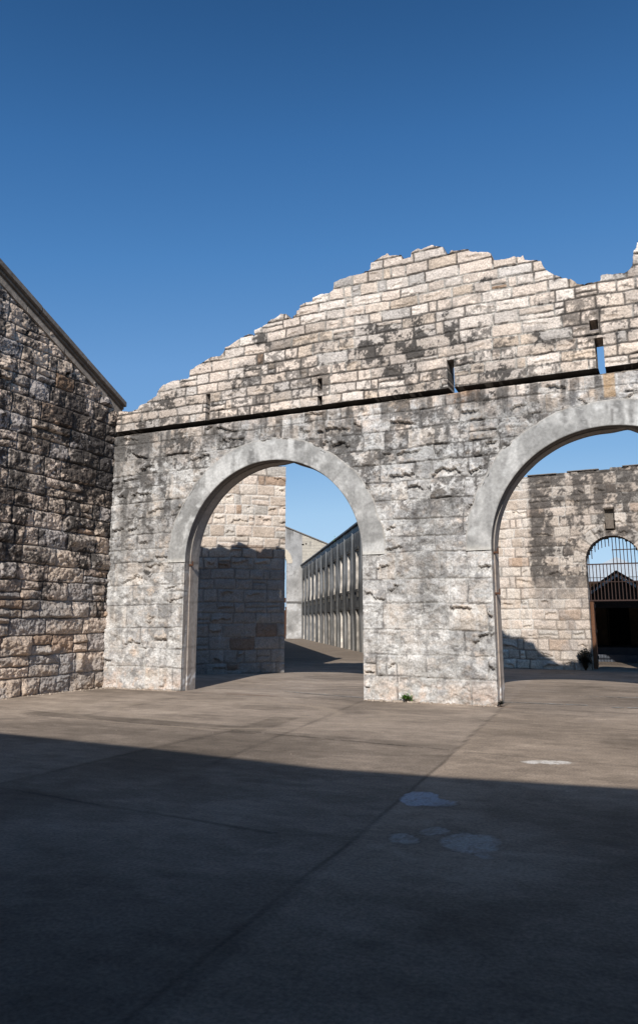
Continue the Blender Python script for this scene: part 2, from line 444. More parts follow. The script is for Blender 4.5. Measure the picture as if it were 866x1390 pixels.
    for cx, cy, ra, rb_, col_, st_ in ((-2.25, 6.98, .17, .27, (.42, .45, .50), .9), (-2.08, 6.90, .17, .16, (.40, .43, .48), .5), (-1.96, 5.68, .115, .135, (.38, .36, .33), .75),
                               (-1.82, 5.99, .09, .12, (.36, .34, .31), .7), (-1.49, 5.80, .19, .25, (.40, .38, .35), .85), (-1.34, 5.52, .07, .07, (.38, .36, .33), .6), (-1.44, 9.31, .26, .10, (.62, .60, .56), .95)):
        a_ = (wx-cx)*.9+(wy-cy)*.30*.9; b_ = -(wx-cx)*.30+(wy-cy)*.95
        rr_ = np.sqrt((a_/ra)**2+(b_/rb_)**2)
        k_ = ss(1.12, .86, rr_+.25*(fine-.5))*st_*(.55+.9*ss(.3, .6, fine))
        c = mixc(c, col_, np.clip(k_, 0, .95))
        c = mixc(c, c*.6, np.exp(-((rr_-1.1)/.08)**2)*.35)
    c = c*np.array((1.03, .99, .965))
    z = 0.006*(fbm(x, y, 0.6, 0.6, 3, 97)-0.5); z[(x < -18) | (x > 6)] = 0; z[np.abs(y) > 33] = 0
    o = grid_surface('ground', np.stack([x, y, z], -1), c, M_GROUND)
    setp(o, 'worn grey brown concrete paving of the open prison yard', 'ground', kind='structure')
    # pale mortar runs
    mb = MB(); rr = random.Random(3)
    def strip(a, b, w, z=0.009, n=40, gaps=0.0):
        a = np.array(a); b = np.array(b); d = b-a; L_ = np.linalg.norm(d); d = d/L_; nn = np.array([-d[1], d[0]])
        prev = None
        for i in range(n+1):
            p = a+(b-a)*i/n; ww = w*(0.45+0.9*rr.random()); off = nn*0.01*(rr.random()-.5)
            cur = (p+off+nn*ww/2, p+off-nn*ww/2)
            if prev is not None and rr.random() > gaps:
                k = len(mb.v)
                mb.v += [(*prev[0], z), (*prev[1], z), (*cur[1], z), (*cur[0], z)]; mb.f.append((k, k+1, k+2, k+3))
            prev = cur
    strip((-8.25, 15.75), (-5.9, 15.15), 0.06)
    strip((-3.25, 15.6), (-1.6, 15.7), 0.09, gaps=0.1)
    strip((-3.9, 18.0), (-4.6, 20.8), 0.07, gaps=0.15)
    strip((-1.2, 15.5), (0.9, 16.0), 0.12, gaps=0.2)
    strip((-1.9, 17.5), (0.3, 17.8), 0.06, gaps=0.35)
    mb.build('mortar_run', M_PATCH, o)
    mb = MB(); strip((-6.2, 9.95), (-2.7, 9.62), 0.018, n=70, gaps=0.1)
    strip((-10.6, 10.05), (-6.3, 9.96), 0.016, n=70, gaps=0.25)
    mb.build('slab_joint', material('joint_dirt', (0.055, 0.048, 0.042), grain=0.3, gscale=20, bump=0), o)
    return o
build_ground()

def grit():
    rr = random.Random(31); mb = MB()
    def chip(x, y, r):
        k = len(mb.v); n = 5; a0 = rr.random()*6
        for i in range(n): mb.v.append((x+r*math.cos(a0+i*1.257)*rr.uniform(.7, 1.1), y+r*math.sin(a0+i*1.257)*rr.uniform(.6, 1), 0.0))
        for i in range(n): mb.v.append((x+.6*r*math.cos(a0+i*1.257), y+.6*r*math.sin(a0+i*1.257), r*rr.uniform(.4, .9)+.004))
        mb.f.append(tuple(k+5+i for i in range(5)))
        for i in range(5): j = (i+1) % 5; mb.f.append((k+i, k+j, k+5+j, k+5+i))
    for i in range(700):
        q = rr.random()
        if q < .35: x = rr.uniform(-12.7, -10.5); y = 14.80-abs(rr.gauss(0, .07))
        elif q < .7: x = rr.uniform(-5.9, -3.2); y = 14.80-abs(rr.gauss(0, .06))
        else: y = rr.uniform(6.5, 14.7); x = -12.8-.04*(14.84-y)+.08+abs(rr.gauss(0, .10))
        chip(x, y, rr.uniform(.006, .022) if rr.random() < .93 else rr.uniform(.03, .05))
    for i in range(110):
        chip(rr.uniform(-12, 2), 8.3+13*rr.random()**.7, rr.uniform(.004, .009))
    o = mb.build('grit', material('stone_grit', (.40, .33, .27), grain=.4, gscale=15))
    setp(o, 'loose stone chips and grit along the feet of the yard walls', 'grit', kind='stuff')
grit()

# ================================================================== ARCADE WALL
D = 14.84; A1 = (-8.21, 2.28); A2 = (-0.90, 2.28); SPR = 2.99; TW = 0.55
SIL = [(-13.4,6.98),(-12.8,6.98),(-12.35,7.0)]
def build_arcade():
    # crest of the ruin, metres along the wall and above the ground
    sil = np.array(CREST)
    top = lambda u: np.interp(u, sil[:, 0], sil[:, 1]) + .055*(fbm(np.asarray(u)*1.0, np.asarray(u)*0+3.3, 9, 1, 4, 1291, .7)-.5)
    xj = [A1[0]-A1[1], A1[0]+A1[1], A2[0]-A2[1], A2[0]+A2[1]]
    slots = [(-10.03, -9.90, 6.43, 7.11), (-6.99, -6.87, 6.43, 6.66), (-6.99, -6.87, 6.78, 7.08), (-3.95, -3.80, 6.43, 7.07), (-0.99, -0.83, 6.43, 7.06), (-1.06, -0.90, 7.23, 7.44)]
    us = lin(-12.8, 4.6, 0.0165, xj+[s for q in slots for s in q[:2]])
    vs = lin(0, 9.95, 0.0165, [SPR, 6.315, 6.335, 6.425, 6.44]+[s for q in slots for s in q[2:]])
    u, v = np.meshgrid(us, vs, indexing='ij')
    rs = np.random.RandomState(11)
    ve = courses(-0.02, [(0.5, .48), (3.01, .50), (6.325, .37), (6.4325, .1075), (10.3, .262)], rs)
    lay = layout(u, v, ve, 0.34, 0.86, rs, split=0.07, wob=0.016)
    h, edge, e = relief(lay, u, v, rs, 0.010, 0.045, 0.022, 0.022, 0.022, bev=0.035)
    up = v > 6.43
    h = np.where(up, h*0.8-.014*(1-edge), h)
    # a few blocks split away or standing proud
    bid, nid = lay[0], lay[5]
    rb = rs.rand(nid)[bid]; rb2 = rs.rand(nid)[bid]
    # broken faces: ragged lips with an undercut
    sc_h, sc_m = scars(lay, u, v, rs, .34, .045, np.where(v < 6.33, 1.0, .35))
    h = h + sc_h
    # quiet cement-washed faces low down
    wash = ss(0.42, 0.62, fbm(u, v, 0.9, 0.9, 4, 410))*(~up)
    lumps = (fbm(u, v, 5, 7, 5, 415, .62)-.5)*.085*edge*ss(0, .05, e)
    h = np.where(up, h, h*(1.25-0.3*wash)+lumps*(.4+.9*rb))
    # groove of the lost floor
    g = ss(6.318, 6.33, v)*(1-ss(6.425, 6.437, v)); g = (v > 6.325) & (v < 6.43)
    h = np.where(g, -0.34-0.02*fbm(u, v, 4, 4, 2, 420), h)
    h = np.where(up & (v < 6.45), np.maximum(h, 0.005), h)
    # flat drafted arrises beside the openings
    for xx, sgn in ((xj[0], -1), (xj[1], 1), (xj[2], -1), (xj[3], 1)):
        d = np.abs(u-xx); h = np.where(v < SPR+0.1, h*ss(0.0, 0.06, d), h)
    ringm = np.zeros(u.shape); keepc = np.ones((len(us)-1, len(vs)-1), bool)
    uc, vc = np.meshgrid(centers(us), centers(vs), indexing='ij')
    for cx, R in (A1, A2):
        r = np.hypot(u-cx, np.maximum(v-SPR, 0))
        inn = (r < R+0.49) & (v >= SPR-0.005)
        h = np.where(inn, -0.03, h)
        rc = np.hypot(uc-cx, vc-SPR)
        keepc &= ~(((vc < SPR) & (np.abs(uc-cx) < R)) | ((vc >= SPR) & (rc < R+0.12)))
    for a, b, c_, d_ in slots:
        keepc &= ~((uc > a) & (uc < b) & (vc > c_) & (vc < d_))
        h = np.where((u >= a-0.001) & (u <= b+0.001) & (v >= c_-0.001) & (v <= d_+0.001), 0, h)
    # chase below each slot, open through the groove
    for a, b, c_, d_ in slots[3:5]: keepc &= ~((uc > a+0.03) & (uc < b) & (vc > 6.335) & (vc < 6.44))
    # weathered crest
    ct = top(uc); keepc &= centers_bottom(vc, vs) < ct
    # --- colours
    cream = palette(bid, nid, rs, [(.76,.63,.53), (.71,.585,.485), (.77,.665,.58), (.66,.53,.42), (.42,.28,.19), (.62,.555,.50)], [5, 4, 4, 1.2, .22, 1.5])
    grey = palette(bid, nid, rs, [(.36,.355,.35), (.31,.308,.305), (.42,.41,.395), (.49,.44,.39)], [4, 3, 3, 1.5])
    n_lo = fbm(u, v, 0.8, 0.8, 5, 431); n_mid = fbm(u, v, 2.6, 2.2, 5, 441); n_hi = fbm(u, v, 9, 9, 4, 451)
    streak = fbm(u, v, 5.0, 0.45, 5, 461); streak2 = fbm(u, v, 2.0, 0.25, 4, 471)
    greyzone = ss(6.45, 5.4, v + 1.2*(n_mid-0.5)*2 + 0.5*(rb-0.5))
    greyzone = np.clip(greyzone*ss(0.25, 0.5, n_mid+0.25*(n_hi-0.5)+0.16), 0, 1)
    c = mixc(cream, (0, 0, 0), np.zeros(u.shape))
    c = c*(1-greyzone[..., None]*0.9) + grey*(greyzone[..., None]*0.9)
    # chipped warm stone showing through on proud bits
    chip = ss(0.010, 0.035, h)*ss(0.5, 0.64, n_hi)*greyzone
    c = mixc(c, (.56, .46, .37), chip*0.8)
    # lime bloom low on the piers
    lime = 0.8*ss(0.52, 0.66, fbm(u, v, 1.7, 1.2, 5, 481))*ss(4.3, 1.6, v)*0.75 + ss(.54, .68, streak)*ss(5.8, 3.6, v)*0.5
    c = mixc(c, (.58, .565, .54), np.clip(lime, 0, .8))
    c = mixc(c, (.60, .46, .37), ss(0.75, 0.05, v+0.5*(n_mid-.5))*ss(.42, .6, n_hi*0.5+n_mid*0.5)*0.75)
    # mortar: pale below, mostly dark and open above
    n_vh = fbm(u, v, 26, 26, 3, 521)
    jd_ = 1-ss(np.where(up, .009, .006), np.where(up, .030, .024), e+.012*(n_vh-.5))
    bed = lay[4] < lay[3]
    mn = fbm(u, v, 1.6, 1.6, 3, 491)
    jcol_low = mixc(np.zeros(u.shape+(3,))+np.array((.52, .50, .47)), (.10, .09, .085), ss(.44, .58, mn*.6+n_hi*.4+.05*bed))
    jcol_up = mixc(np.zeros(u.shape+(3,))+np.array((.085, .075, .068)), (.50, .47, .43), ss(.50, .60, mn*.7+n_hi*.3-.07*bed+.04))
    c = c*(1-jd_[..., None]*np.where(up, .92, .78)[..., None]) + np.where((v < 6.0)[..., None], jcol_low, jcol_up)*(jd_[..., None]*np.where(up, .92, .78)[..., None])
    bs_, bt_ = lay[1], lay[2]
    warm = ss(.02, .045, -sc_h)*.0+ss(.52, .62, fbm(u, v, 3.5, 5, 5, 1231, .65)+.06*(rb2-.5))*(v < 6.33)*ss(.01, .03, e)
    c = mixc(c, (.56, .48, .41), warm*.40)
    vst = ss(.50, .62, fbm(u, v, 7, .35, 5, 1241)*.7+.3*n_hi)*(v < 6.3)*ss(.2, 1.2, v)
    c = mixc(c, (.62, .60, .575), vst*.45)
    dst = ss(.52, .62, fbm(u+50, v, 4, .4, 5, 1251)*.65+.35*n_mid)*(v < 6.3)*ss(.3, 2.0, v)
    c = mixc(c, (.14, .136, .132), dst*.5*(.35+1.0*n_hi))
    wp = ss(.53, .62, fbm(u, v, 4.5, 5.5, 5, 1271, .68))*(v < 6.2); c = mixc(c, (.72, .70, .67), wp*.5)
    bp = ss(.57, .66, fbm(u+20, v, 5.5, 6, 5, 1281, .68))*(v < 6.3)*(v > .3); c = mixc(c, (.17, .16, .155), bp*.55)
    c = np.where((v < 6.3)[..., None], c*np.array((1.04, 1.04, 1.045)), c)
    c = c*(1-.22*ss(.50, .62, fbm(u, v, 1.1, 1.6, 4, 1261))*(v < 6.3))[..., None]
    c = mixc(c, (.13, .115, .10), sc_m*.22*(v > 1.2))
    # black lichen, gritty and broken
    L1 = blobs(u, v, LICHEN, 501)
    fleck = n_hi*.45+n_vh*.35+n_mid*.2
    pref = .085*(rb-.5)*2 + .05*ss(.06, .0, e) + .06*(streak-.5)*2
    lich = ss(.50, .60, fleck+(L1-.62)*.42+pref)*ss(.12, .35, L1)
    veil = ss(.08, .45, L1*(.5+n_mid))*.45; c = mixc(c, (.28, .255, .235), veil)
    bz = fbm(u, v, .9, .8, 4, 531)
    broad = ss(.545, .64, fleck+.5*(bz-.5)+pref*1.3)*.75*ss(2.8, 4.5, v)*(.4+.6*ss(8.6, 7.6, v))
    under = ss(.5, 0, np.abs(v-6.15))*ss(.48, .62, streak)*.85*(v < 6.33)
    over = ss(1.5, 0.2, v-6.43)*(v > 6.43)*ss(.50, .60, fleck+.3*(streak-.5)+.1*(rb-.5))*.65
    dk = np.clip(np.maximum(np.maximum(lich, broad), np.maximum(under, over))*(.70+.5*n_hi), 0, .92)
    c = mixc(c, (.062, .056, .052), dk)
    # rain streaks on the grey work by the left-hand corner
    ls = ss(-9.4, -11.4, u)*ss(.44, .60, streak*.7+n_hi*.3)*ss(2.3, 3.9, v)*ss(6.5, 6.2, v)
    c = mixc(c, (.12, .112, .105), ls*.72)
    c *= (0.88+0.24*n_hi)[..., None]
    c = np.where(((v > 6.325) & (v < 6.442))[..., None], np.array((.04, .034, .03)), c)  # shade inside the groove painted into the colour
    # rust-streaked stone below the right-hand chase
    c = mixc(c, (.46, .30, .16), ss(.0, .03, u+0.90)*ss(.0, .03, -.66-u)*ss(5.8, 5.86, v)*ss(6.32, 6.29, v)*(.5+.5*n_mid))
    c = np.clip(c, 0.02, .82)
    root = thing('arcade_wall', 'tall ruined grey and cream stone wall pierced by two wide round arches', 'wall', (-5.9, D, 0))
    wall_mesh('masonry', us, vs, h, (0, D, 0), (1, 0, 0), (0, -1, 0), TW, keepc, c, M_STONE, root, top=top)
    rr = random.Random(77); mb = MB()  # unseen stones added behind the crest to notch its cast shadow
    for x0, w, dz in ((-11.95, .34, .17), (-11.35, .42, .15), (-10.62, .30, .18), (-10.2, .25, .12), (-9.3, .4, .15), (-8.6, .3, .12), (-7.7, .4, .15), (-6.6, .5, .1), (-5.5, .4, .14), (-4.6, .3, .1), (-3.2, .5, .12)):
        zt = float(min(top(x0), top(x0+w)))
        mb.prism([(x0, D+.30, zt-.12), (x0+w, D+.30, zt-.12), (x0+w-.03, D+.30, zt+dz*rr.uniform(.7, 1)), (x0+.04, D+.30, zt+dz)], (.01, .24, 0))
    mb.build('shadow_notch_stones', material('added_crest_stone', (.55, .47, .39), grain=.3, gscale=14, bump=.6, bdist=.02), root, bevel=.02)
    # --- cement surrounds and reveals
    for k, (cx, R) in enumerate((A1, A2)):
        na = 181; th = np.linspace(math.pi, 0, na)
        rr = np.concatenate([[R, R+0.004], np.linspace(R+0.02, R+0.505, 26), [R+.52, R+.525]])
        T_, R_ = np.meshgrid(th, rr, indexing='ij')
        X = cx+R_*np.cos(T_); Z = SPR+R_*np.sin(T_)
        edgew = 0.045*(fbm(T_*6+k*9, T_*0+3, 1, 1, 4, 601)-.5)*2
        X = np.where(R_ > R+.46, X+edgew*np.cos(T_), X); Z = np.where(R_ > R+.46, Z+edgew*np.sin(T_), Z)
        hh = 0.014+0.014*(fbm(X, Z, 3, 3, 4, 611)-.5)+0.004*(fbm(X, Z, 12, 12, 3, 612)-.5)
        hh[:, 0] = 0.0; hh[:, 1] = 0.008; hh[:, -1] = -0.03
        pn = fbm(X, Z, 1.4, 1.4, 5, 621); pn2 = fbm(X, Z, 6, 6, 4, 631); pst = fbm(X, Z, 6, .8, 4, 641)
        cc = np.zeros(X.shape+(3,)); cc[:] = (.47, .458, .44)
        ja = [0, .42, .8, 1.18, 1.56, 1.95, 2.35, 2.75, 3.2] if k == 0 else [0, .5, 1.05, 1.3, 1.52, 1.98, 2.42, 2.8, 3.2]
        vk = np.searchsorted(ja, T_.ravel()+.008*(fbm(X, Z, 5, 5, 3, 615)-.5).ravel()).reshape(T_.shape)
        cc *= (np.array([1, .97, 1.06, .9, 1.03, .93, 1.05, .92, 1.0, 1.0])[np.clip(vk, 0, 9)])[..., None]
        cc *= (0.66+.46*ss(.32, .66, pn)+.4*(pn2-.5))[..., None]
        cc = mixc(cc, (.13, .125, .12), ss(.50, .64, pn)*ss(.42, .6, pst)*.75*ss(3.6, 5, Z))
        cc = mixc(cc, (.20, .195, .19), ss(.50, .66, pst*.6+pn2*.4)*.45)
        cc = mixc(cc, (.60, .59, .57), ss(.60, .72, pn2*.6+fbm(X, Z, 2, 2, 3, 651)*.4)*.6)
        cc = mixc(cc, (.58, .55, .50), ss(SPR+.12, SPR, Z+.1*(pn2-.5))*.8)
        # hairline joints between the rendered voussoirs
        for a in ja[1:-1]:
            cc = mixc(cc, (.10, .09, .085), np.exp(-((T_-a-.01*(pn2-.5))*R_/.011)**2)*(.75 if a in (1.56, 1.52) else .35)*ss(.35, .6, fbm(X, Z, 4, 4, 2, 617)+.1))
        crack = np.exp(-(np.abs(pn2-.5)/.012)**2)*ss(.5, .6, pn)
        cc = mixc(cc, (.62, .61, .59), crack*.35)
        outer = ss(R+.515, R+.48, R_+.03*(pn2-.5)); cc = mixc(cc, (.42, .38, .33), (1-outer)*.5)
        P = np.stack([X, D-hh, Z], -1)
        grid_surface('arch_surround', P[::-1], cc[::-1], M_RENDER, root)
        # reveal: front order flush with the wall, rebated inner order behind it
        path = [(cx-R, z, -1, 0) for z in np.linspace(0, SPR, 61)[:-1]]
        path += [(cx+R*math.cos(a), SPR+R*math.sin(a), math.cos(a), math.sin(a)) for a in np.linspace(math.pi, 0, 121)]
        path += [(cx+R, z, 1, 0) for z in np.linspace(SPR, 0, 61)[1:]]
        path = np.array(path)
        prof = [(d, 0.0) for d in (0.001, .02, .05, .09, .13, .17, .20)] + [(.205, -.006), (.207, -.024)] + [(d, -.025) for d in (.27, .32, .38, .44, .50)] + [(.55, -.024), (.562, -.01), (.562, .05)]
        pd = np.array(prof)
        dd = np.broadcast_to(pd[:, 0], (len(path), len(pd))).copy(); ro = np.broadcast_to(pd[:, 1], dd.shape).copy()
        s_ = np.broadcast_to(np.arange(len(path))[:, None]*0.05, dd.shape)
        ro = ro+0.012*(fbm(s_, dd, 3, 8, 4, 661)-.5)*(dd > .03)
        if True:   # chipped crown of the inner order
            aa = np.abs(path[:, 0]-(cx+0.35)); bite = np.exp(-(aa/.16)**2)*(path[:, 1] > SPR+1)
            ro = ro+(bite[:, None]*0.06*(dd > .2)*(.6+.8*vn(s_*9, dd*3, 671)))
        X = path[:, 0:1]+path[:, 2:3]*ro; Z = path[:, 1:2]+path[:, 3:4]*ro
        pn = fbm(s_, dd, .8, 5, 5, 681); ps = fbm(dd*14, s_, 1, .25, 4, 691)
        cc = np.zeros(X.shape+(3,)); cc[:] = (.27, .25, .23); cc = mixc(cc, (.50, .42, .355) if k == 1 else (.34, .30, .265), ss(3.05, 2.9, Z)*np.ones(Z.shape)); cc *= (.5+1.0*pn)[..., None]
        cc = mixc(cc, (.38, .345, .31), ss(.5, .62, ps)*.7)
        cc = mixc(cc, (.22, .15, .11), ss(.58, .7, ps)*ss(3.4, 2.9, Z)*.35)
        cc = mixc(cc, (.09, .08, .075), ss(.2, .0, np.abs(dd-.1))*ss(2.6, 3.6, Z)*.6)  # shade under the arch curve painted on to the front order
        for zj in (0.48, 1.0, 1.52, 2.05, 2.55, 2.98):
            cc = mixc(cc, (.10, .09, .08), np.exp(-((Z-zj-.01*pn)/.012)**2)*(Z < 3.05)*.7)
        cc = mixc(cc, (.72, .72, .72), ss(.60, .64, fbm(dd*40, Z*22, 1, 1, 2, 701))*ss(.12, .16, Z)*ss(.46, .36, Z)*.8)
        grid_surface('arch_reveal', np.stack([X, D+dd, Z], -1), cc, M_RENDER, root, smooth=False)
    # old gate ironwork
    def pintle(x, z, s):
        mb = MB(); mb.box(min(x, x+s*.10), max(x, x+s*.10), D+.17, D+.215, z-.02, z+.02)
        mb.tube((x+s*.09, D+.19, z-.03), (x+s*.09, D+.19, z+.09), .016, n=8)
        mb.build('hinge_pintle', M_RUST, root, bevel=.006)
    pintle(A1[0]-A1[1]+.0, 2.93, 1); pintle(A2[0]-A2[1]+.0, 2.14, 1); pintle(A2[0]-A2[1], 2.95, 1)
    return root

def centers_bottom(vc, vs):
    b = vs[:-1]; return np.broadcast_to(b[None, :], vc.shape)

CREST = [(-13.5, 6.996), (-12.826, 6.996), (-12.326, 6.955), (-12.104, 6.988), (-12.061, 7.071), (-11.829, 7.131), (-11.534, 7.269), (-11.501, 7.402), (-11.293, 7.531), (-11.101, 7.591), (-10.573, 7.594), (-10.543, 7.805), (-10.394, 7.851), (-10.21, 7.94), (-9.93, 8.051), (-9.671, 8.049), (-9.564, 8.084), (-9.505, 8.234), (-9.357, 8.273), (-9.128, 8.402), (-8.858, 8.471), (-8.725, 8.448), (-8.69, 8.367), (-8.673, 8.534), (-8.449, 8.609), (-8.227, 8.73), (-8.072, 8.755), (-7.967, 8.824), (-7.813, 8.815), (-7.794, 8.705), (-7.687, 8.667), (-7.57, 8.739), (-7.551, 8.832), (-7.473, 8.846), (-7.454, 8.954), (-7.325, 9.004), (-7.124, 9.011), (-7.105, 9.092), (-6.881, 9.134), (-6.686, 9.129), (-6.58, 9.192), (-6.568, 9.356), (-6.174, 9.449), (-6.037, 9.438), (-5.704, 9.475), (-5.663, 9.516), (-5.647, 9.657), (-5.397, 9.756), (-5.233, 9.808), (-5.199, 9.744), (-4.91, 9.697), (-4.886, 9.577), (-4.692, 9.593), (-4.676, 9.714), (-4.525, 9.752), (-4.436, 9.723), (-4.299, 9.754), (-4.206, 9.768), (-3.949, 9.675), (-3.937, 9.532), (-3.814, 9.47), (-3.768, 9.534), (-3.393, 9.497), (-3.37, 9.445), (-3.18, 9.384), (-2.992, 9.342), (-2.916, 9.294), (-2.9, 9.144), (-2.824, 9.099), (-2.63, 9.085), (-2.455, 9.102), (-2.301, 9.075), (-2.259, 9.108), (-2.232, 8.986), (-1.901, 8.904), (-1.882, 8.8), (-1.825, 8.686), (-1.746, 8.604), (-1.527, 8.462), (-1.352, 8.378), (-1.261, 8.284), (-1.247, 8.245), (-1.097, 8.215), (-1.069, 8.23), (-0.804, 8.234), (-0.785, 8.356), (-0.529, 8.323), (-0.349, 8.299), (-0.254, 8.353), (-0.198, 8.439), (-0.182, 8.571), (-0.152, 8.736), (-0.1, 8.777), (-0.079, 8.876), (0.6, 9.75), (1.2, 9.7), (1.25, 9.45), (2.2, 9.3), (2.25, 8.9), (3.2, 8.7), (4.0, 8.4), (5, 8.3)]
LICHEN = [(-5.37, 7.86, 0.45, 0.24, 1.0), (-4.7, 7.49, 0.58, 0.3, 1.1), (-5.64, 7.47, 0.52, 0.24, 0.95), (-4.44, 7.87, 0.33, 0.2, 1.0), (-5.04, 7.04, 0.5, 0.17, 0.9), (-3.88, 7.44, 0.22, 0.56, 0.9), (-3.41, 7.28, 0.25, 0.2, 0.9), (-2.82, 6.63, 0.5, 0.25, 0.9), (-2.92, 6.09, 0.38, 0.16, 0.8), (-1.98, 7.24, 0.31, 0.22, 1.1), (-1.87, 7.9, 0.2, 0.16, 0.6), (-3.12, 8.47, 0.22, 0.13, 0.9), (-3.95, 7.67, 0.29, 0.13, 0.9), (-5.72, 8.36, 0.21, 0.18, 0.8), (-6.27, 7.75, 0.22, 0.28, 0.5), (-8.48, 8.29, 0.28, 0.19, 0.9), (-11.08, 6.92, 0.58, 0.39, 0.85), (-11.8, 6.56, 0.69, 0.27, 0.85), (-9.95, 6.78, 0.21, 0.42, 0.9), (-8.98, 7.25, 0.61, 0.34, 0.65), (-7.77, 6.81, 0.76, 0.22, 0.6), (-8.88, 7.7, 0.33, 0.19, 0.6), (-6.82, 7.84, 0.55, 0.25, 0.45), (-4.06, 6.57, 0.41, 0.2, 0.7), (-3.42, 6.8, 0.31, 0.32, 0.6), (-0.53, 7.04, 0.39, 0.3, 0.6), (-0.35, 7.7, 0.23, 0.18, 0.6), (-1.13, 6.16, 0.27, 0.18, 0.5), (-12.23, 5.93, 0.52, 0.47, 0.9), (-10.86, 5.98, 0.66, 0.3, 0.7), (-9.57, 6.21, 0.74, 0.22, 0.6), (-12.39, 4.6, 0.28, 0.96, 0.7), (-11.65, 3.81, 0.49, 0.37, 0.5), (-11.82, 2.81, 0.36, 0.13, 0.9), (-4.53, 4.45, 0.19, 0.16, 0.5), (-2.46, 7.77, 0.38, 0.19, 0.6), (-1.55, 8.48, 0.14, 0.1, 0.8), (-4.01, 8.14, 0.29, 0.12, 0.7), (-7.68, 8.16, 0.23, 0.15, 0.3), (-4.72, 6.57, 0.97, 0.13, 0.6), (-2.5, 5.61, 0.2, 0.12, 0.5), (-0.31, 8.23, 0.16, 0.12, 0.7)]


build_arcade()

# ================================================================== LEFT WALL (rock-faced gable)
LU = np.array([-0.0399, -0.9992, 0]); LN = np.array([0.9992, -0.0399, 0])   # along the wall towards the camera, outwards
LO = np.array([-12.8, D+0.3, 0])+LU*0
def left_top(u): return 7.05+0.0*u
def build_left():
    rs = np.random.RandomState(23)
    us = lin(-0.25, 9.0, 0.015); vs = lin(0, 12.2, 0.016)
    u, v = np.meshgrid(us, vs, indexing='ij')
    ve = courses(-0.02, [(12.6, .41)], rs)
    lay = layout(u, v, ve, 0.42, 1.15, rs, split=0.14, wob=0.022)
    h, edge, e = relief(lay, u, v, rs, 0.045, 0.10, 0.04, 0.03, 0.048, bev=0.06, facets=5)
    h = h + edge*0.018*(np.abs(fbm(u, v, 5, 16, 3, 701)-.5)*2-.4)
    bid, nid = lay[0], lay[5]; rb = rs.rand(nid)[bid]
    proud = (rs.rand(nid) > .955)[bid]; h = h + proud*edge*ss(0, .06, e)*.05
    top = lambda uu: LTOP(uu)
    uc, vc = np.meshgrid(centers(us), centers(vs), indexing='ij')
    keep = centers_bottom(vc, vs) < top(uc)
    for (a, b) in ((3.3, -1), (4.55, -1), (2.05, -1)):
        zz = LTOP(np.array(a))-.62
        keep &= ~((np.abs(uc-a) < .06) & (np.abs(vc-zz) < .07))
    c = palette(bid, nid, rs, [(.62,.49,.39), (.55,.44,.35), (.49,.41,.345), (.42,.30,.22), (.68,.55,.45), (.45,.395,.36)], [4, 4, 3, .5, 3, 2.5])
    n_lo = fbm(u, v, .8, .8, 5, 711); n_mid = fbm(u, v, 2.4, 2.4, 5, 721); n_hi = fbm(u, v, 9, 9, 4, 731); st = fbm(u, v, 3.2, .5, 5, 741)
    low = ss(5.2, 2.2, v+1.4*(n_lo-.5))
    c = mixc(c, (.31, .305, .305), low*ss(.42, .6, n_mid)*.5)
    jd_ = 1-ss(.004, .022, e)
    c = mixc(c, (.10, .092, .088), jd_*.8)
    c = mixc(c, (.44, .44, .455), jd_*ss(.54, .62, n_mid)*.6)
    L1 = blobs(u, v, [(0.9, 5.6, 1.0, 1.6, .95), (1.9, 6.6, .7, 1.1, 1.05), (1.7, 4.6, .6, 1.3, .7), (0.2, 6.2, .35, .9, .8), (0.5, 3.9, .7, .8, .6), (3.0, 5.4, .7, .7, .5), (0.3, 4.8, .4, .9, .8), (1.0, 3.2, .8, .7, .6), (0.35, 2.2, .4, .8, .55), (2.2, 2.4, .7, .5, .5), (3.2, 4.0, .6, .9, .6), (4.2, 6.8, .5, .9, .7), (2.9, 3.0, .6, .6, .5), (5.5, 6, 1.2, 2, .7)], 751)
    n_vh = fbm(u, v, 26, 26, 3, 761); fl = n_hi*.4+n_vh*.3+n_mid*.15+st*.15
    dk = ss(.47, .56, fl+(L1-.50)*.42+.08*(rb-.5))*ss(.1, .35, L1)
    dk = np.maximum(dk, ss(.505, .58, fl+.30*(st-.5)+.09*(rb-.5)+.02*ss(3, 5, v))*.85*ss(.8, 3.2, v))
    c = mixc(c, (.045, .04, .038), np.clip(dk*(.6+.7*n_hi), 0, .93))
    orange = (rs.rand(nid) > .975)[bid]; c = mixc(c, (.28, .17, .10), orange*.5)
    c *= (.82+.36*n_hi)[..., None]
    c = np.clip(c, .02, .75)
    root = thing('gable_wall', 'dark stained rock faced stone wall with a sloping stone coping, left of the arches', 'wall', tuple(LO))
    wall_mesh('masonry', us, vs, h, LO, LU, LN, .7, keep, c, M_ROCK, root, top=top)
    # raking coping: frieze course, drip shadow, slab
    u0, u1 = 0.13, 9.0
    sl = (LTOP(np.array(u1))-LTOP(np.array(u0)))/(u1-u0)
    def seg(mb, a, b, z0, z1, n0, n1):
        pts = []
        for (uu, dz) in ((a, z0), (b, z0), (b, z1), (a, z1)):
            p = LO+LU*uu+np.array([0, 0, float(LTOP(np.array(uu)))+dz])+LN*n0; pts.append(tuple(p))
        mb.prism(pts, LN*(n1-n0))
    rr = random.Random(8); a = u0
    fr = MB(); cp = MB()
    while a < u1:
        b = min(u1, a+.9+.3*rr.random()); seg(fr, a+.006, b-.006, -.20-.05*rr.random(), -.045, -.5, .035+.012*rr.random()); a = b
    fb = fr.build('frieze_course', material('frieze_stone', (.33, .28, .235), grain=.3, gscale=9, bump=.6, bdist=.02, bscale=18, big=.3, bigscale=2.5), root, bevel=.01)
    a = u0+.0
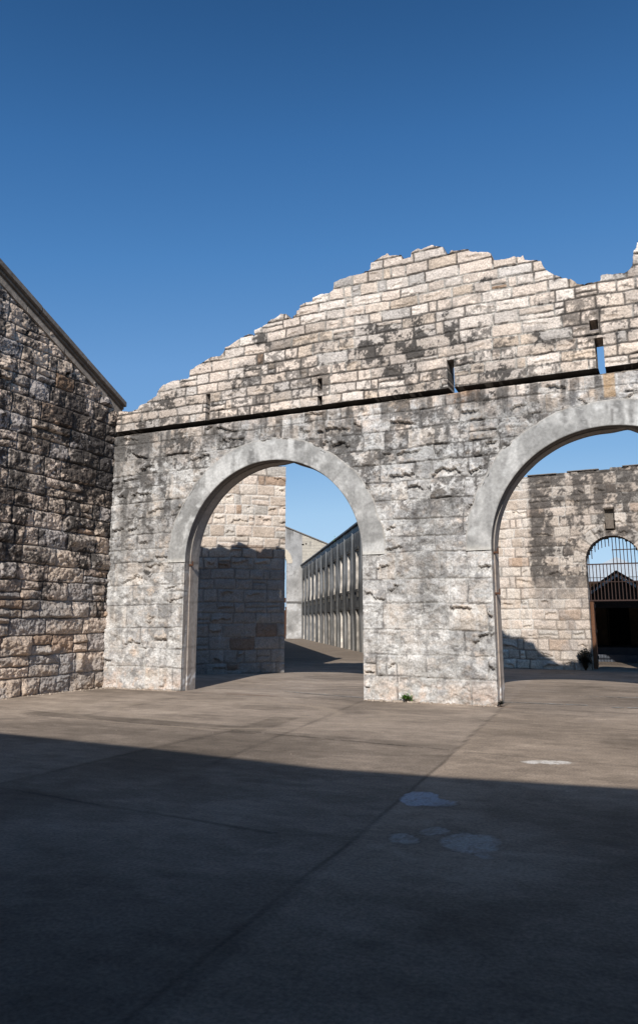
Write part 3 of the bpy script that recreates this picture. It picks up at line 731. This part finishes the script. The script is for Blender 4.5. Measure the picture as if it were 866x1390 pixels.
    while a < u1:
        b = min(u1, a+1.25+.35*rr.random()); j = .012*rr.random()
        seg(cp, a+.004, b-.004, -.04, .02+j, -.62, .10+j); seg(cp, a+.004, b-.004, .02+j, .15+j, -.66, .19+j); a = b
    cp.build('coping', M_COPING, root, bevel=.015)
    return root
LTOP_A = None
def LTOP(u): return 7.0457 + 0.5136*np.minimum(u, 7.2) - 0.55*np.maximum(u-7.2, 0)

build_left()

# ================================================================== CROSS WALL behind the left arch
CE = np.array([-11.19, 21.32, 0.0]); CD = np.array([.7915, .6112, 0.0]); CN_ = np.array([.6112, -.7915, 0.0])
def plainwall(name, label, O, U, Nn, length0, length1, H, T, seed, ve_h=.34, wmin=.35, wmax=.8, cols=None, dark=.5, res=.03, amp=.012, rough=.02, topf=None, extra=None, hole=None, ringdef=None, hrel=None, mat=None, wood=None):
    rs = np.random.RandomState(seed)
    us = lin(length0, length1, res); vs = lin(0, H+.3, res)
    u, v = np.meshgrid(us, vs, indexing='ij')
    ve = courses(-.02, [(H+.6, ve_h)], rs)
    lay = layout(u, v, ve, wmin, wmax, rs, split=.08, wob=.018)
    if ringdef: lay = rings(u, v, lay, rs, *ringdef)
    h, edge, e = relief(lay, u, v, rs, amp, amp*2.5, .03, .04, rough, bev=.05)
    bid, nid = lay[0], lay[5]; rb = rs.rand(nid)[bid]
    c = palette(bid, nid, rs, cols or [(.62,.515,.43), (.56,.46,.375), (.65,.56,.475), (.47,.34,.25), (.52,.47,.415)], [4, 4, 3, .5, 2])
    n_mid = fbm(u, v, 2.2, 2.2, 5, seed*7+1); n_hi = fbm(u, v, 9, 9, 3, seed*7+20); st = fbm(u, v, 3.5, .4, 4, seed*7+40)
    sc_h, sc_m = scars(lay, u, v, rs, .25, .04); h = h+sc_h; c = mixc(c, (.12, .10, .09), sc_m*.25)
    jd_ = 1-ss(.006, .034, e); mn = fbm(u, v, 1.5, 1.5, 3, seed*7+50)
    c = mixc(c, (.12, .105, .095), jd_*.8*ss(.62, .5, mn)); c = mixc(c, (.58, .56, .53), jd_*.7*ss(.5, .62, mn))
    if extra: c, h = extra(u, v, c, h, n_mid, n_hi, st, rb, e)
    dk = ss(.58, .72, n_mid*.5+st*.3+n_hi*.2)*dark
    c = mixc(c, (.07, .062, .055), np.clip(dk*(.5+n_hi), 0, .9))
    c *= (.85+.3*n_hi)[..., None]
    top = topf or (lambda x: np.full(np.shape(x), H))
    uc, vc = np.meshgrid(centers(us), centers(vs), indexing='ij')
    keep = centers_bottom(vc, vs) < top(uc)
    if hole: keep &= ~hole(uc, vc)
    root = thing(name, label, 'wall', tuple(O))
    wall_mesh('masonry', us, vs, h, O, U, Nn, T, keep, np.clip(c, .02, .75), mat or M_STONE, root, top=top)
    return root

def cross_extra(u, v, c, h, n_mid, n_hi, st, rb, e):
    c = mixc(c, (.22, .212, .205), ss(4.4, 3.0, v+.8*(n_mid-.5))*.8)  # grey stained lower half, also painted darker where the cast shadow lies
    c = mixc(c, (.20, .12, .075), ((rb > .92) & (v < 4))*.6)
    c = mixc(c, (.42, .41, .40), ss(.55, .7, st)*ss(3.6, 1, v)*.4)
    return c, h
def cross_top(x): return 6.61 + 0.12*(vn(np.asarray(x)*1.6, np.zeros(np.shape(x)), 88)-.5)*ss(-.4, -1.0, np.asarray(x)) - .0*np.asarray(x)
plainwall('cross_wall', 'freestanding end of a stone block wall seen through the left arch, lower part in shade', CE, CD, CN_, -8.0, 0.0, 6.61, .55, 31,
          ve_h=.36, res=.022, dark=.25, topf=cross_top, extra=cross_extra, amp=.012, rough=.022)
# wall of the cell block that runs back from it, known by its shadow on the passage
KD = np.array([-.53, .848, 0.0]); KN = np.array([.848, .53, 0.0])
plainwall('cell_block_wall', 'stone side wall running back behind the cross wall and shading the passage floor', CE+KD*.7-KN*.02, KD, KN, 0, 34, 6.2, .5, 37, res=.12, dark=.4)

# ================================================================== CELL BLOCK along the passage
CO_ = np.array([-14.89, 36.93, 0.0]); CNORM = -KN
def build_cells():
    s0, s1, H = -11.6, 31.5, 6.72; pitch = 2.86; ow = .80; ph = 0.95
    nb = [ph+pitch*k for k in range(-4, 11)]
    sn = []
    for b in nb: sn += [b-ow/2, b+ow/2]
    us = lin(s0, s1, .09, sn); vs = lin(0, H, .07, [2.2, 3.30, 5.42, 2.05])
    u, v = np.meshgrid(us, vs, indexing='ij')
    k = np.round((u-ph)/pitch); du = u-(ph+pitch*k)                # offset from the nearest opening's centre
    n1 = fbm(u, v, 1.2, .8, 4, 801); n2 = fbm(u, v, 5, 5, 3, 811); st = fbm(u, v, 5, .25, 4, 821)
    c = np.zeros(u.shape+(3,)); c[:] = (.40, .385, .36); c *= (.40+1.25*n1)[..., None]; kr = vn(k*3.7+.5, k*0, 833)
    pil = ss(.2, .08, np.abs(np.abs(du)-pitch/2)+.06*(n2-.5))
    # algae hanging below the coping over each opening, and a wide band between the storeys
    drip = ss(6.62, 6.0, v+.9*(st-.5)*2+.3*(kr-.5))*ss(4.4, 5.6, v+.8*(st-.5))
    c = mixc(c, (.055, .055, .052), drip*(1-pil*.85)*.92)
    band = ss(1.8, 2.2, v+.3*(st-.5))*ss(3.9, 3.4, v+.3*(st-.5))
    c = mixc(c, (.06, .058, .054), band*.85*(1-pil*.3))
    st2 = fbm(u, v, 9, .2, 4, 841); c = mixc(c, (.075, .072, .067), ss(.40, .56, st*.5+st2*.4+n2*.1+.10*(kr-.5))*.9*(1-pil*.4))
    c = mixc(c, (.48, .465, .44), ss(.58, .68, st2)*ss(.35, .55, n1)*.5)
    c = mixc(c, (.46, .45, .43), ss(6.3, 6.6, v+.3*(st-.5))*.6)
    c = mixc(c, (.36, .35, .33), pil*.5*(1-band)*ss(.3, .6, n1))
    c *= (.8+.4*n2)[..., None]
    h = .012*(n2-.5)+.05*pil+.03*band
    uc, vc = np.meshgrid(centers(us), centers(vs), indexing='ij')
    dc = np.abs(uc-(ph+pitch*np.round((uc-ph)/pitch)))
    inb = (uc > nb[0]-1) & (uc < nb[-1]+1)
    hole = (dc < ow/2) & inb & (((vc < 2.2)) | ((vc > 3.30) & (vc < 5.42)))
    root = thing('cell_block', 'long two storey grey cell block with tall narrow openings beside the passage', 'building', tuple(CO_))
    wall_mesh('front_wall', us, vs, h, CO_, KD, CNORM, .62, ~hole, c, M_RENDER, root, edgecol=(.66, .60, .53))  # sunlit look of the jambs painted in: paler than the face
    # inner walls, one partition per cell, and the rear wall
    mb = MB()
    def fr(a, b, z): return tuple(CO_+KD*a+KN*b+np.array([0, 0, z]))
    mb.box(s0, s1, 2.9, 3.2, 0, 6.4, fr)
    for b in nb: mb.box(b+pitch/2-.15, b+pitch/2+.15, .63, 2.89, 0, 6.3, fr)
    mb.build('cell_partition', material('cell_plaster', (.33, .30, .27), grain=.2, gscale=5, big=.3), root)
    mb = MB(); rr = random.Random(5); a = s0
    while a < s1:
        b = min(s1, a+2.2+rr.random()); z = H+.005+.02*rr.random(); mb.box(a+.01, b-.01, -.17, .70, z, z+.10, fr); a = b
    mb.build('coping', material('lead_flashing', (.10, .105, .115), grain=.2, gscale=8, rough=.6), root, bevel=.01)
    # stone lintel over each doorway and sill under each upper opening
    for b in nb:
        mb = MB(); mb.box(b-ow/2-.18, b+ow/2+.18, -.10, .02, 3.14, 3.29, fr)
        mb.box(b-ow/2-.12, b-ow/2+.03, -.13, .0, 2.86, 3.14, fr)
        mb.build('window_sill', material('sill', (.07, .066, .06), grain=.3, gscale=8) if b == nb[0] else bpy.data.materials['sill'], root, bevel=.01)
        mb = MB(); mb.box(b-ow/2-.14, b+ow/2+.14, -.05, .02, 2.205, 2.36, fr)
        mb.build('lintel', bpy.data.materials['sill'], root, bevel=.01)
        mb = MB(); mb.box(b-ow/2-.14, b+ow/2+.14, -.05, .02, 5.425, 5.60, fr)
        mb.build('lintel', bpy.data.materials['sill'], root, bevel=.01)
    # weed on the wall top
    rr = random.Random(2); mb = MB()
    for i in range(40):
        p = np.array(fr(8.6+rr.gauss(0, .06), -.12+rr.gauss(0, .04), 6.78+rr.gauss(0, .05)))
        q = p+np.array([rr.gauss(0, .06), rr.gauss(0, .06), rr.gauss(.03, .05)])
        mb.prism([tuple(p), tuple(q), tuple(q+np.array([.03, .02, .03]))], (0.002, 0.002, 0))
    w = mb.build('wall_weed', M_LEAF); setp(w, 'tuft of green weed growing on the cell block coping', 'weed')
build_cells()

# ================================================================== END WALL of the passage
FO = np.array([-31.50, 63.50, 0.0]); FN = -KD
def build_end():
    ftop = lambda x: 9.76-.392*np.asarray(x)
    us = lin(-9, 9, .07, [-1.46]); vs = lin(0, 13.4, .07, [6.94])
    u, v = np.meshgrid(us, vs, indexing='ij')
    n1 = fbm(u, v, 1.0, 1.0, 5, 851); n2 = fbm(u, v, 5, 5, 4, 861); st = fbm(u, v, 3, .4, 4, 871)
    c = np.zeros(u.shape+(3,)); c[:] = (.38, .365, .35); c *= (.35+1.3*n1)[..., None]
    c = mixc(c, (.16, .15, .145), ss(.52, .62, n1*.5+n2*.3+st*.2)*.6)
    c = mixc(c, (.60, .59, .58), ss(.48, .62, n1*.5+n2*.5)*ss(4.5, 3, v)*.7)
    brick = ss(-.02, .04, u)*(v > 6.6)
    rowz = (v/.30); off = np.floor(rowz)*.37; bb = ((u+off)/.62) % 1
    jt = np.maximum(ss(.10, .0, np.abs((rowz % 1)-.5)-.38), ss(.06, .0, np.minimum(bb, 1-bb)))
    bc = mixc(np.zeros(c.shape)+np.array((.46, .41, .34)), (.33, .30, .26), ss(.3, .5, np.abs((rowz % 1)-.5))*.8)
    bc *= (.82+.36*n2)[..., None]
    c = c*(1-brick[..., None])+bc*brick[..., None]
    c = mixc(c, (.12, .115, .11), ss(1.6, .5, ftop(u)-v)*ss(.48, .60, st)*.7*(u < 1.0))
    ring = (np.hypot(u+2.66, v-6.94) < 1.75) & (v > 6.94)
    c = np.where(ring[..., None], np.array((.56, .48, .38))*(.85+.3*n2)[..., None], c)
    h = .02*(n2-.5)+.03*ring
    uc, vc = np.meshgrid(centers(us), centers(vs), indexing='ij')
    keep = centers_bottom(vc, vs) < ftop(uc)
    keep &= ~(((np.abs(uc+2.66) < 1.2) & (vc < 6.94) & (vc > 0)) | ((np.hypot(uc+2.66, vc-6.94) < 1.2) & (vc >= 6.94)))
    for a, b in ((.06, 8.75), (.38, 8.8)): keep &= ~((np.abs(uc-a) < .09) & (np.abs(vc-b) < .08))
    root = thing('end_wall', 'pale rendered gable wall closing the far end of the passage', 'wall', tuple(FO))
    wall_mesh('masonry', us, vs, h, FO, KN, FN, .6, keep, c, M_RENDER, root, top=ftop)
    mb = MB()
    def fr(a, b, z): return tuple(FO+KN*a+FN*b+np.array([0, 0, z]))
    mb.box(-1.45, -.01, .0, .09, 3.28, 3.42, fr); mb.build('string_course', material('string_stone', (.17, .16, .15), grain=.3, gscale=8), root)
    mb = MB()
    for a, b in ((-9, -6), (-6, -3.4), (-3.4, -.9), (-.9, 1.5), (1.5, 4), (4, 7), (7, 9)):
        pts = [fr(a, -.65, float(ftop(a))), fr(b, -.65, float(ftop(b))), fr(b, -.65, float(ftop(b))+.10), fr(a, -.65, float(ftop(a))+.10)]
        mb.prism(pts, FN*.77)
    mb.build('coping', M_COPING, root)
    mb = MB(); mb.box(-3.8, -1.5, -.35, -.27, 0.05, 2.6, fr); mb.box(-3.8, -1.5, -.38, -.24, 3.3, 3.75, fr); mb.box(-1.56, -1.48, -.3, .05, .4, 2.9, fr)
    mb.build('rusty_shutter', M_RUST, root)
build_end()

# ================================================================== BACK WALL with the gate
RY = 26.8; GX, GR, GS = -1.71, .87, 3.56
def back_extra(u, v, c, h, n_mid, n_hi, st, rb, e):
    d = ss(-4.46, -4.28, u+.22*(n_hi-.5)+.15*(n_mid-.5))
    c = mixc(c, (.40, .345, .30), d*.35)
    up = ss(2.0, 3.4, v+.6*(n_mid-.5))
    n_vh = fbm(u, v, 24, 24, 3, 977)
    dk = d*up*ss(.47, .60, n_mid*.30+st*.25+n_hi*.25+n_vh*.2+.14*(rb-.45)+.11*ss(-3.6, -4.35, u)+.03*ss(4.5, 6.4, v)+.03)*.95
    c = mixc(c, (.075, .066, .06), np.clip(dk*(.45+1.0*n_hi), 0, .9))
    c = mixc(c, (.36, .33, .31), d*(1-up)*ss(.5, .65, n_mid)*.4)
    c = mixc(c, (.60, .55, .50), (1-d)*ss(.5, .6, st)*.3)
    # square niche over the gate, the shade inside it painted dark
    nich = (u > -1.87) & (u < -1.58) & (v > 4.62) & (v < 5.36)
    h = np.where(nich, -.22, h); c = np.where(nich[..., None], np.array((.16, .14, .12)), c)
    return c, h
def back_top(x):
    x = np.asarray(x)
    return 6.70 - .05*(x < -3.4)*(x > -4.5) + .05*(vn(x*1.2, x*0, 66)-.5) + .06*(x > -1.6)
def back_hole(uc, vc):
    return ((np.abs(uc-GX) < GR) & (vc < GS)) | ((np.hypot(uc-GX, vc-GS) < GR) & (vc >= GS))
bw = plainwall('back_wall', 'stained stone yard wall with a barred gateway, seen through the right arch', np.array([0, RY, 0.]), np.array([1., 0, 0]), np.array([0, -1., 0]),
          -8.6, 9, 6.7, .6, 41, ve_h=.36, res=.026, dark=.35, topf=back_top, extra=back_extra, hole=back_hole, ringdef=(GX, GS, GR, GR+.42, 9), amp=.016, rough=.028)
mb = MB(); mb.box(-1.85, -1.60, RY-.05, RY+.20, 4.66, 4.98); mb.build('corbel_stone', material('corbel', (.16, .13, .105), grain=.3, gscale=12, bump=.6), bw, bevel=.015)
mb = MB(); rr = random.Random(12); a = -5.0
for a, b in ((-4.35, -3.35), (-3.0, -1.95), (-1.2, .1), (.3, 2.2), (-6.8, -5.2)):
    z0 = float(back_top((a+b)/2))+.015; mb.box(a, b, RY-.05, RY+.62, z0, z0+.035)
mb.build('coping_slab', M_COPING, bw, bevel=.012)
# smooth arris round the gateway
na = 61; path = [(-GR, z) for z in np.linspace(0, GS, 40)[:-1]] + [(GR*math.cos(a), GS+GR*math.sin(a)) for a in np.linspace(math.pi, 0, na)] + [(GR, z) for z in np.linspace(GS, 0, 40)[1:]]
path = np.array(path); dd = np.array([-.03, .0, .1, .3, .5, .61])
X = GX+path[:, 0:1]*(1-.012)+0*dd; Z = path[:, 1:2]+0*dd-np.where(path[:, 1:2] > GS, .01, 0); Y = RY+dd+0*path[:, 1:2]
nn = fbm(Y*3, Z, 1, 2, 4, 881); cc = np.zeros(X.shape+(3,)); cc[:] = (.26, .19, .14); cc *= (.6+.8*nn)[..., None]
grid_surface('gateway_reveal', np.stack([X, Y, Z], -1), cc, M_RENDER, bw)

# iron grille and leaf
GY = RY+.28
gr = thing('gate_grille', 'rusted iron bars filling the arched head of the gateway, some broken off', 'grille', (GX, GY, 2.28))
def bar(mb, x, z0, z1): mb.box(x-.013, x+.013, GY-.013, GY+.013, z0, z1)
rr = random.Random(6)
for z, x0, x1, w in ((2.28, GX-.85, GX+.85, .022), (2.90, GX-.85, GX+.85, .012), (3.50, GX-.85, GX+.85, .02), (3.97, GX-.03, GX+.76, .014)):
    mb = MB(); mb.box(x0, x1, GY-.022, GY+.022, z-w, z+w); mb.build('rail', M_IRON, gr)
mb = MB(); mb.box(GX-.80, GX-.64, GY-.02, GY+.02, 3.96, 3.98); mb.build('rail', M_IRON, gr)
xs_ = [GX-.79+.1128*i for i in range(15)]
for i, x in enumerate(xs_):
    zt = GS+math.sqrt(max(GR**2-(x-GX)**2, 0))
    mb = MB(); bar(mb, x, 2.29, 3.49); mb.build('bar', M_IRON, gr)
    mb = MB()
    if i >= 7: bar(mb, x, 3.51, zt)
    elif i == 0: bar(mb, x, 3.51, zt)
    elif i == 1: bar(mb, x, zt-.42, zt)
    else: bar(mb, x, zt-.33+.03*rr.random(), zt)
    mb.build('bar', M_IRON, gr)
lf = thing('gate_leaf', 'brown timber gate leaf folded back inside the gateway', 'gate', (GX-.8, GY+.1, 0))
mb = MB()
for k in range(5): mb.box(GX-.82+0.002*(k % 2), GX-.775, GY+.06+k*.17, GY+.225+k*.17, .06, 2.24)
mb.build('boards', M_GATEWOOD, lf)
for z in (.3, 1.2, 2.05):
    mb = MB(); mb.box(GX-.775, GX-.745, GY+.06, GY+.9, z, z+.12); mb.build('ledge', M_DARKTIMBER, lf)
mb = MB(); mb.box(GX-.84, GX-.73, GY+.0, GY+.058, .03, 2.25); mb.build('hanging_stile', M_GATEWOOD, lf)

# ================================================================== PORCH BUILDING beyond the gate
def build_porch():
    Y0, Y1 = 31.6, 36.2; X0, X1 = -3.9, .9; xc = -1.92
    root = thing('porch_building', 'low brown building with a dark gabled porch and black doorway beyond the gate', 'building', (xc, Y0, 0))
    ZA, ZE = 3.50, 2.10
    # gable
    mb = MB(); hw = 2.1
    mb.prism([(xc-hw, Y0, ZE), (xc+hw, Y0, ZE), (xc, Y0, ZA-.1)], (0, .12, 0)); mb.build('gable', M_DARKTIMBER, root)
    sl = (ZA-ZE)/hw
    mb = MB(); n = 20
    for s in (-1, 1):
        for i in range(n):
            a = i/n*1.12; b = (i+.62)/n*1.12
            pts = [(xc+s*hw*a, Y0-.03, ZA-sl*hw*a-.19), (xc+s*hw*b, Y0-.03, ZA-sl*hw*b-.19), (xc+s*hw*b, Y0-.03, ZA-sl*hw*b-.06), (xc+s*hw*a, Y0-.03, ZA-sl*hw*a-.06)]
            mb.prism(pts, (0, -.03, 0))
    mb.build('fretwork', M_BARGE, root)
    mb = MB()
    for s in (-1, 1):
        for dz, t in ((0, .05), (-.22, .04)):
            mb.prism([(xc, Y0-.04, ZA+dz), (xc+s*hw*1.12, Y0-.04, ZA-sl*hw*1.12+dz), (xc+s*hw*1.12, Y0-.04, ZA-sl*hw*1.12+dz-t), (xc, Y0-.04, ZA+dz-t)], (0, -.05, 0))
    mb.build('barge_board', M_DARKTIMBER, root)
    mb = MB()
    for s in (-1, 1):
        mb.prism([(xc, Y0-.1, ZA+.02), (xc+s*hw*1.15, Y0-.1, ZA-sl*hw*1.15+.02), (xc+s*hw*1.15, Y0-.1, ZA-sl*hw*1.15+.06), (xc, Y0-.1, ZA+.06)], (0, Y1-Y0+.1, 0))
    mb.build('porch_roof', material('porch_iron', (.06, .055, .05), grain=.3, gscale=8), root)
    for x in (X0+.25, X1-.1):
        mb = MB(); mb.box(x-.07, x+.07, Y0+.0, Y0+.14, 0, ZE+.1); mb.build('post', M_DARKTIMBER, root)
    mb = MB(); mb.box(-3.9, -3.75, Y0+.3, Y1, 0, 2.5); mb.box(.9, 1.05, Y0+.3, Y1, 0, 2.5)
    DX0, DX1, DH = -2.74, -1.80, 2.22
    mb.box(-3.75, DX0, Y1, Y1+.3, 0, 2.7); mb.box(DX1, .9, Y1, Y1+.3, 0, 2.7); mb.box(DX0, DX1, Y1, Y1+.3, DH, 2.7); mb.box(DX0, DX1, Y1+.01, Y1+.3, 0, .56)
    mb.build('wall', M_BROWNWALL, root)
    mb = MB(); mb.box(DX0+.06, DX1-.06, Y1+.12, Y1+.17, 0.56, DH-.05); d = mb.build('door', M_DOORBLACK, root)
    mb = MB(); mb.box(DX0, DX0+.055, Y1-.02, Y1+.2, 0, DH); mb.box(DX1-.055, DX1, Y1-.02, Y1+.2, 0, DH); mb.box(DX0+.055, DX1-.055, Y1-.02, Y1+.2, DH-.055, DH)
    mb.build('door_frame', M_DARKTIMBER, root)
    mb = MB(); mb.box(-3.7, .85, Y0+1.3, Y1, 0.005, .55); mb.box(-3.7, .85, Y0+.95, Y0+1.299, 0.005, .28); mb.build('porch_floor', material('porch_slate', (.10, .11, .13), grain=.15, gscale=6), root)
    # long hall behind with the pale roof
    hall = thing('pale_roofed_hall', 'long hall with a pale sheet metal hip roof behind the porch', 'building', (-3, 44, 0))
    mb = MB(); mb.box(-12, 8, 44, 54, 0, 3.70); mb.build('wall', M_BROWNWALL, hall)
    mb = MB()
    k = len(mb.v)
    mb.v += [(-12.4, 43.6, 3.72), (8.4, 43.6, 3.72), (8.4, 54.4, 3.72), (-12.4, 54.4, 3.72), (-7.5, 49, 5.02), (3.5, 49, 5.02)]
    mb.f += [(0, 1, 5, 4), (1, 2, 5), (2, 3, 4, 5), (3, 0, 4), (3, 2, 1, 0)]
    mb.v += [(-5.2, 44.6, 4.0), (-.6, 44.6, 4.0), (-2.9, 48.6, 5.42), (-2.9, 50, 5.0), (-5.2, 50, 4.0), (-.6, 50, 4.0)]
    mb.f += [(6, 7, 8), (7, 9, 8), (9, 6, 8)]
    mb.build('roof', M_ROOF, hall)
    mb = MB(); mb.box(-12.42, 8.42, 43.5, 43.6, 3.62, 3.73); mb.build('gutter', M_DARKTIMBER, hall)
build_porch()

# ================================================================== WALL added unseen behind the viewer, shaped to throw the yard's shadow
def build_rear():
    root = thing('unseen_rear_wall', 'unseen high stone wall added behind the viewer to throw the foreground shadow', 'wall', (0, -2.5, 0))
    ks = [(-22, 7.68), (-9.0, 7.66), (-6.7, 7.61), (-4.0, 7.52), (-1.45, 7.33), (0.0, 7.41), (1.85, 7.59), (4, 7.63), (14, 7.63)]
    mb = MB()
    for (a, za), (b, zb) in zip(ks[:-1], ks[1:]):
        mb.prism([(a, -2.5, 0), (b, -2.5, 0), (b, -2.5, zb), (a, -2.5, za)], (0, -.7, 0))
    mb.build('masonry', material('rear_stone', (.13, .115, .10), grain=.3, gscale=5, big=.3, bump=.6), root)
build_rear()
def build_side():  # unseen wall added to keep skylight off the shaded paving
    root = thing('sky_screen_wall', 'unseen stone wall added right of the yard to cut the skylight', 'wall', (4.6, 6, 0))
    mb = MB(); mb.prism([(4.62, -2.48, 0), (4.62, 14.8, 0), (4.62, 14.8, 8.6), (4.62, -2.48, 9.4)], (.7, 0, 0))
    mb.build('masonry', bpy.data.materials['rear_stone'], root)
build_side()

# ================================================================== SMALL PLANTS
def leaf(mb, p, d, L_, w, up):
    p = Vector(p); d = Vector(d).normalized(); side = d.cross(Vector((0, 0, 1)))
    if side.length < .1: side = Vector((1, 0, 0))
    side.normalize(); m = p+d*L_*.5+Vector((0, 0, up)); t = p+d*L_
    k = len(mb.v); mb.v += [tuple(p), tuple(m+side*w), tuple(t), tuple(m-side*w)]; mb.f += [(k, k+1, k+2, k+3)]
def weed(name, label, x, y, n, r, hgt, mat, seed, cat):
    rr = random.Random(seed); root = thing(name, label, cat, (x, y, 0)); st = MB(); lv = MB()
    for i in range(n):
        a = rr.random()*6.28; q = rr.random()**.6
        tip = Vector((x+math.cos(a)*r*q, y-abs(math.sin(a))*r*q*.7, hgt*(.35+.65*rr.random())*(1.1-.4*q)))
        st.tube((x+rr.gauss(0, .01), y, 0), tuple(tip), .003, .0015, 4)
        for j in range(5):
            b = rr.random()*6.28; leaf(lv, tip+Vector((rr.gauss(0, .012), rr.gauss(0, .012), rr.gauss(0, .015))), (math.cos(b), math.sin(b)*.8, rr.random()*.8-.1), .035+.03*rr.random(), .013+.008*rr.random(), .006)
    st.build('stem', M_STEM, root); lv.build('leaves', mat, root)
weed('weed', 'small bright green weed at the foot of the pier between the arches', -4.97, D-.06, 26, .09, .15, M_LEAF, 1, 'weed')
weed('weed', 'tiny weed at the right-hand foot of the middle pier', -3.12, D-.03, 10, .04, .10, M_DARKLEAF, 4, 'weed')
weed('shrub', 'dark scrubby bush against the back wall beside the gate', -2.78, RY-.12, 240, .22, .78, M_DARKLEAF, 2, 'bush')
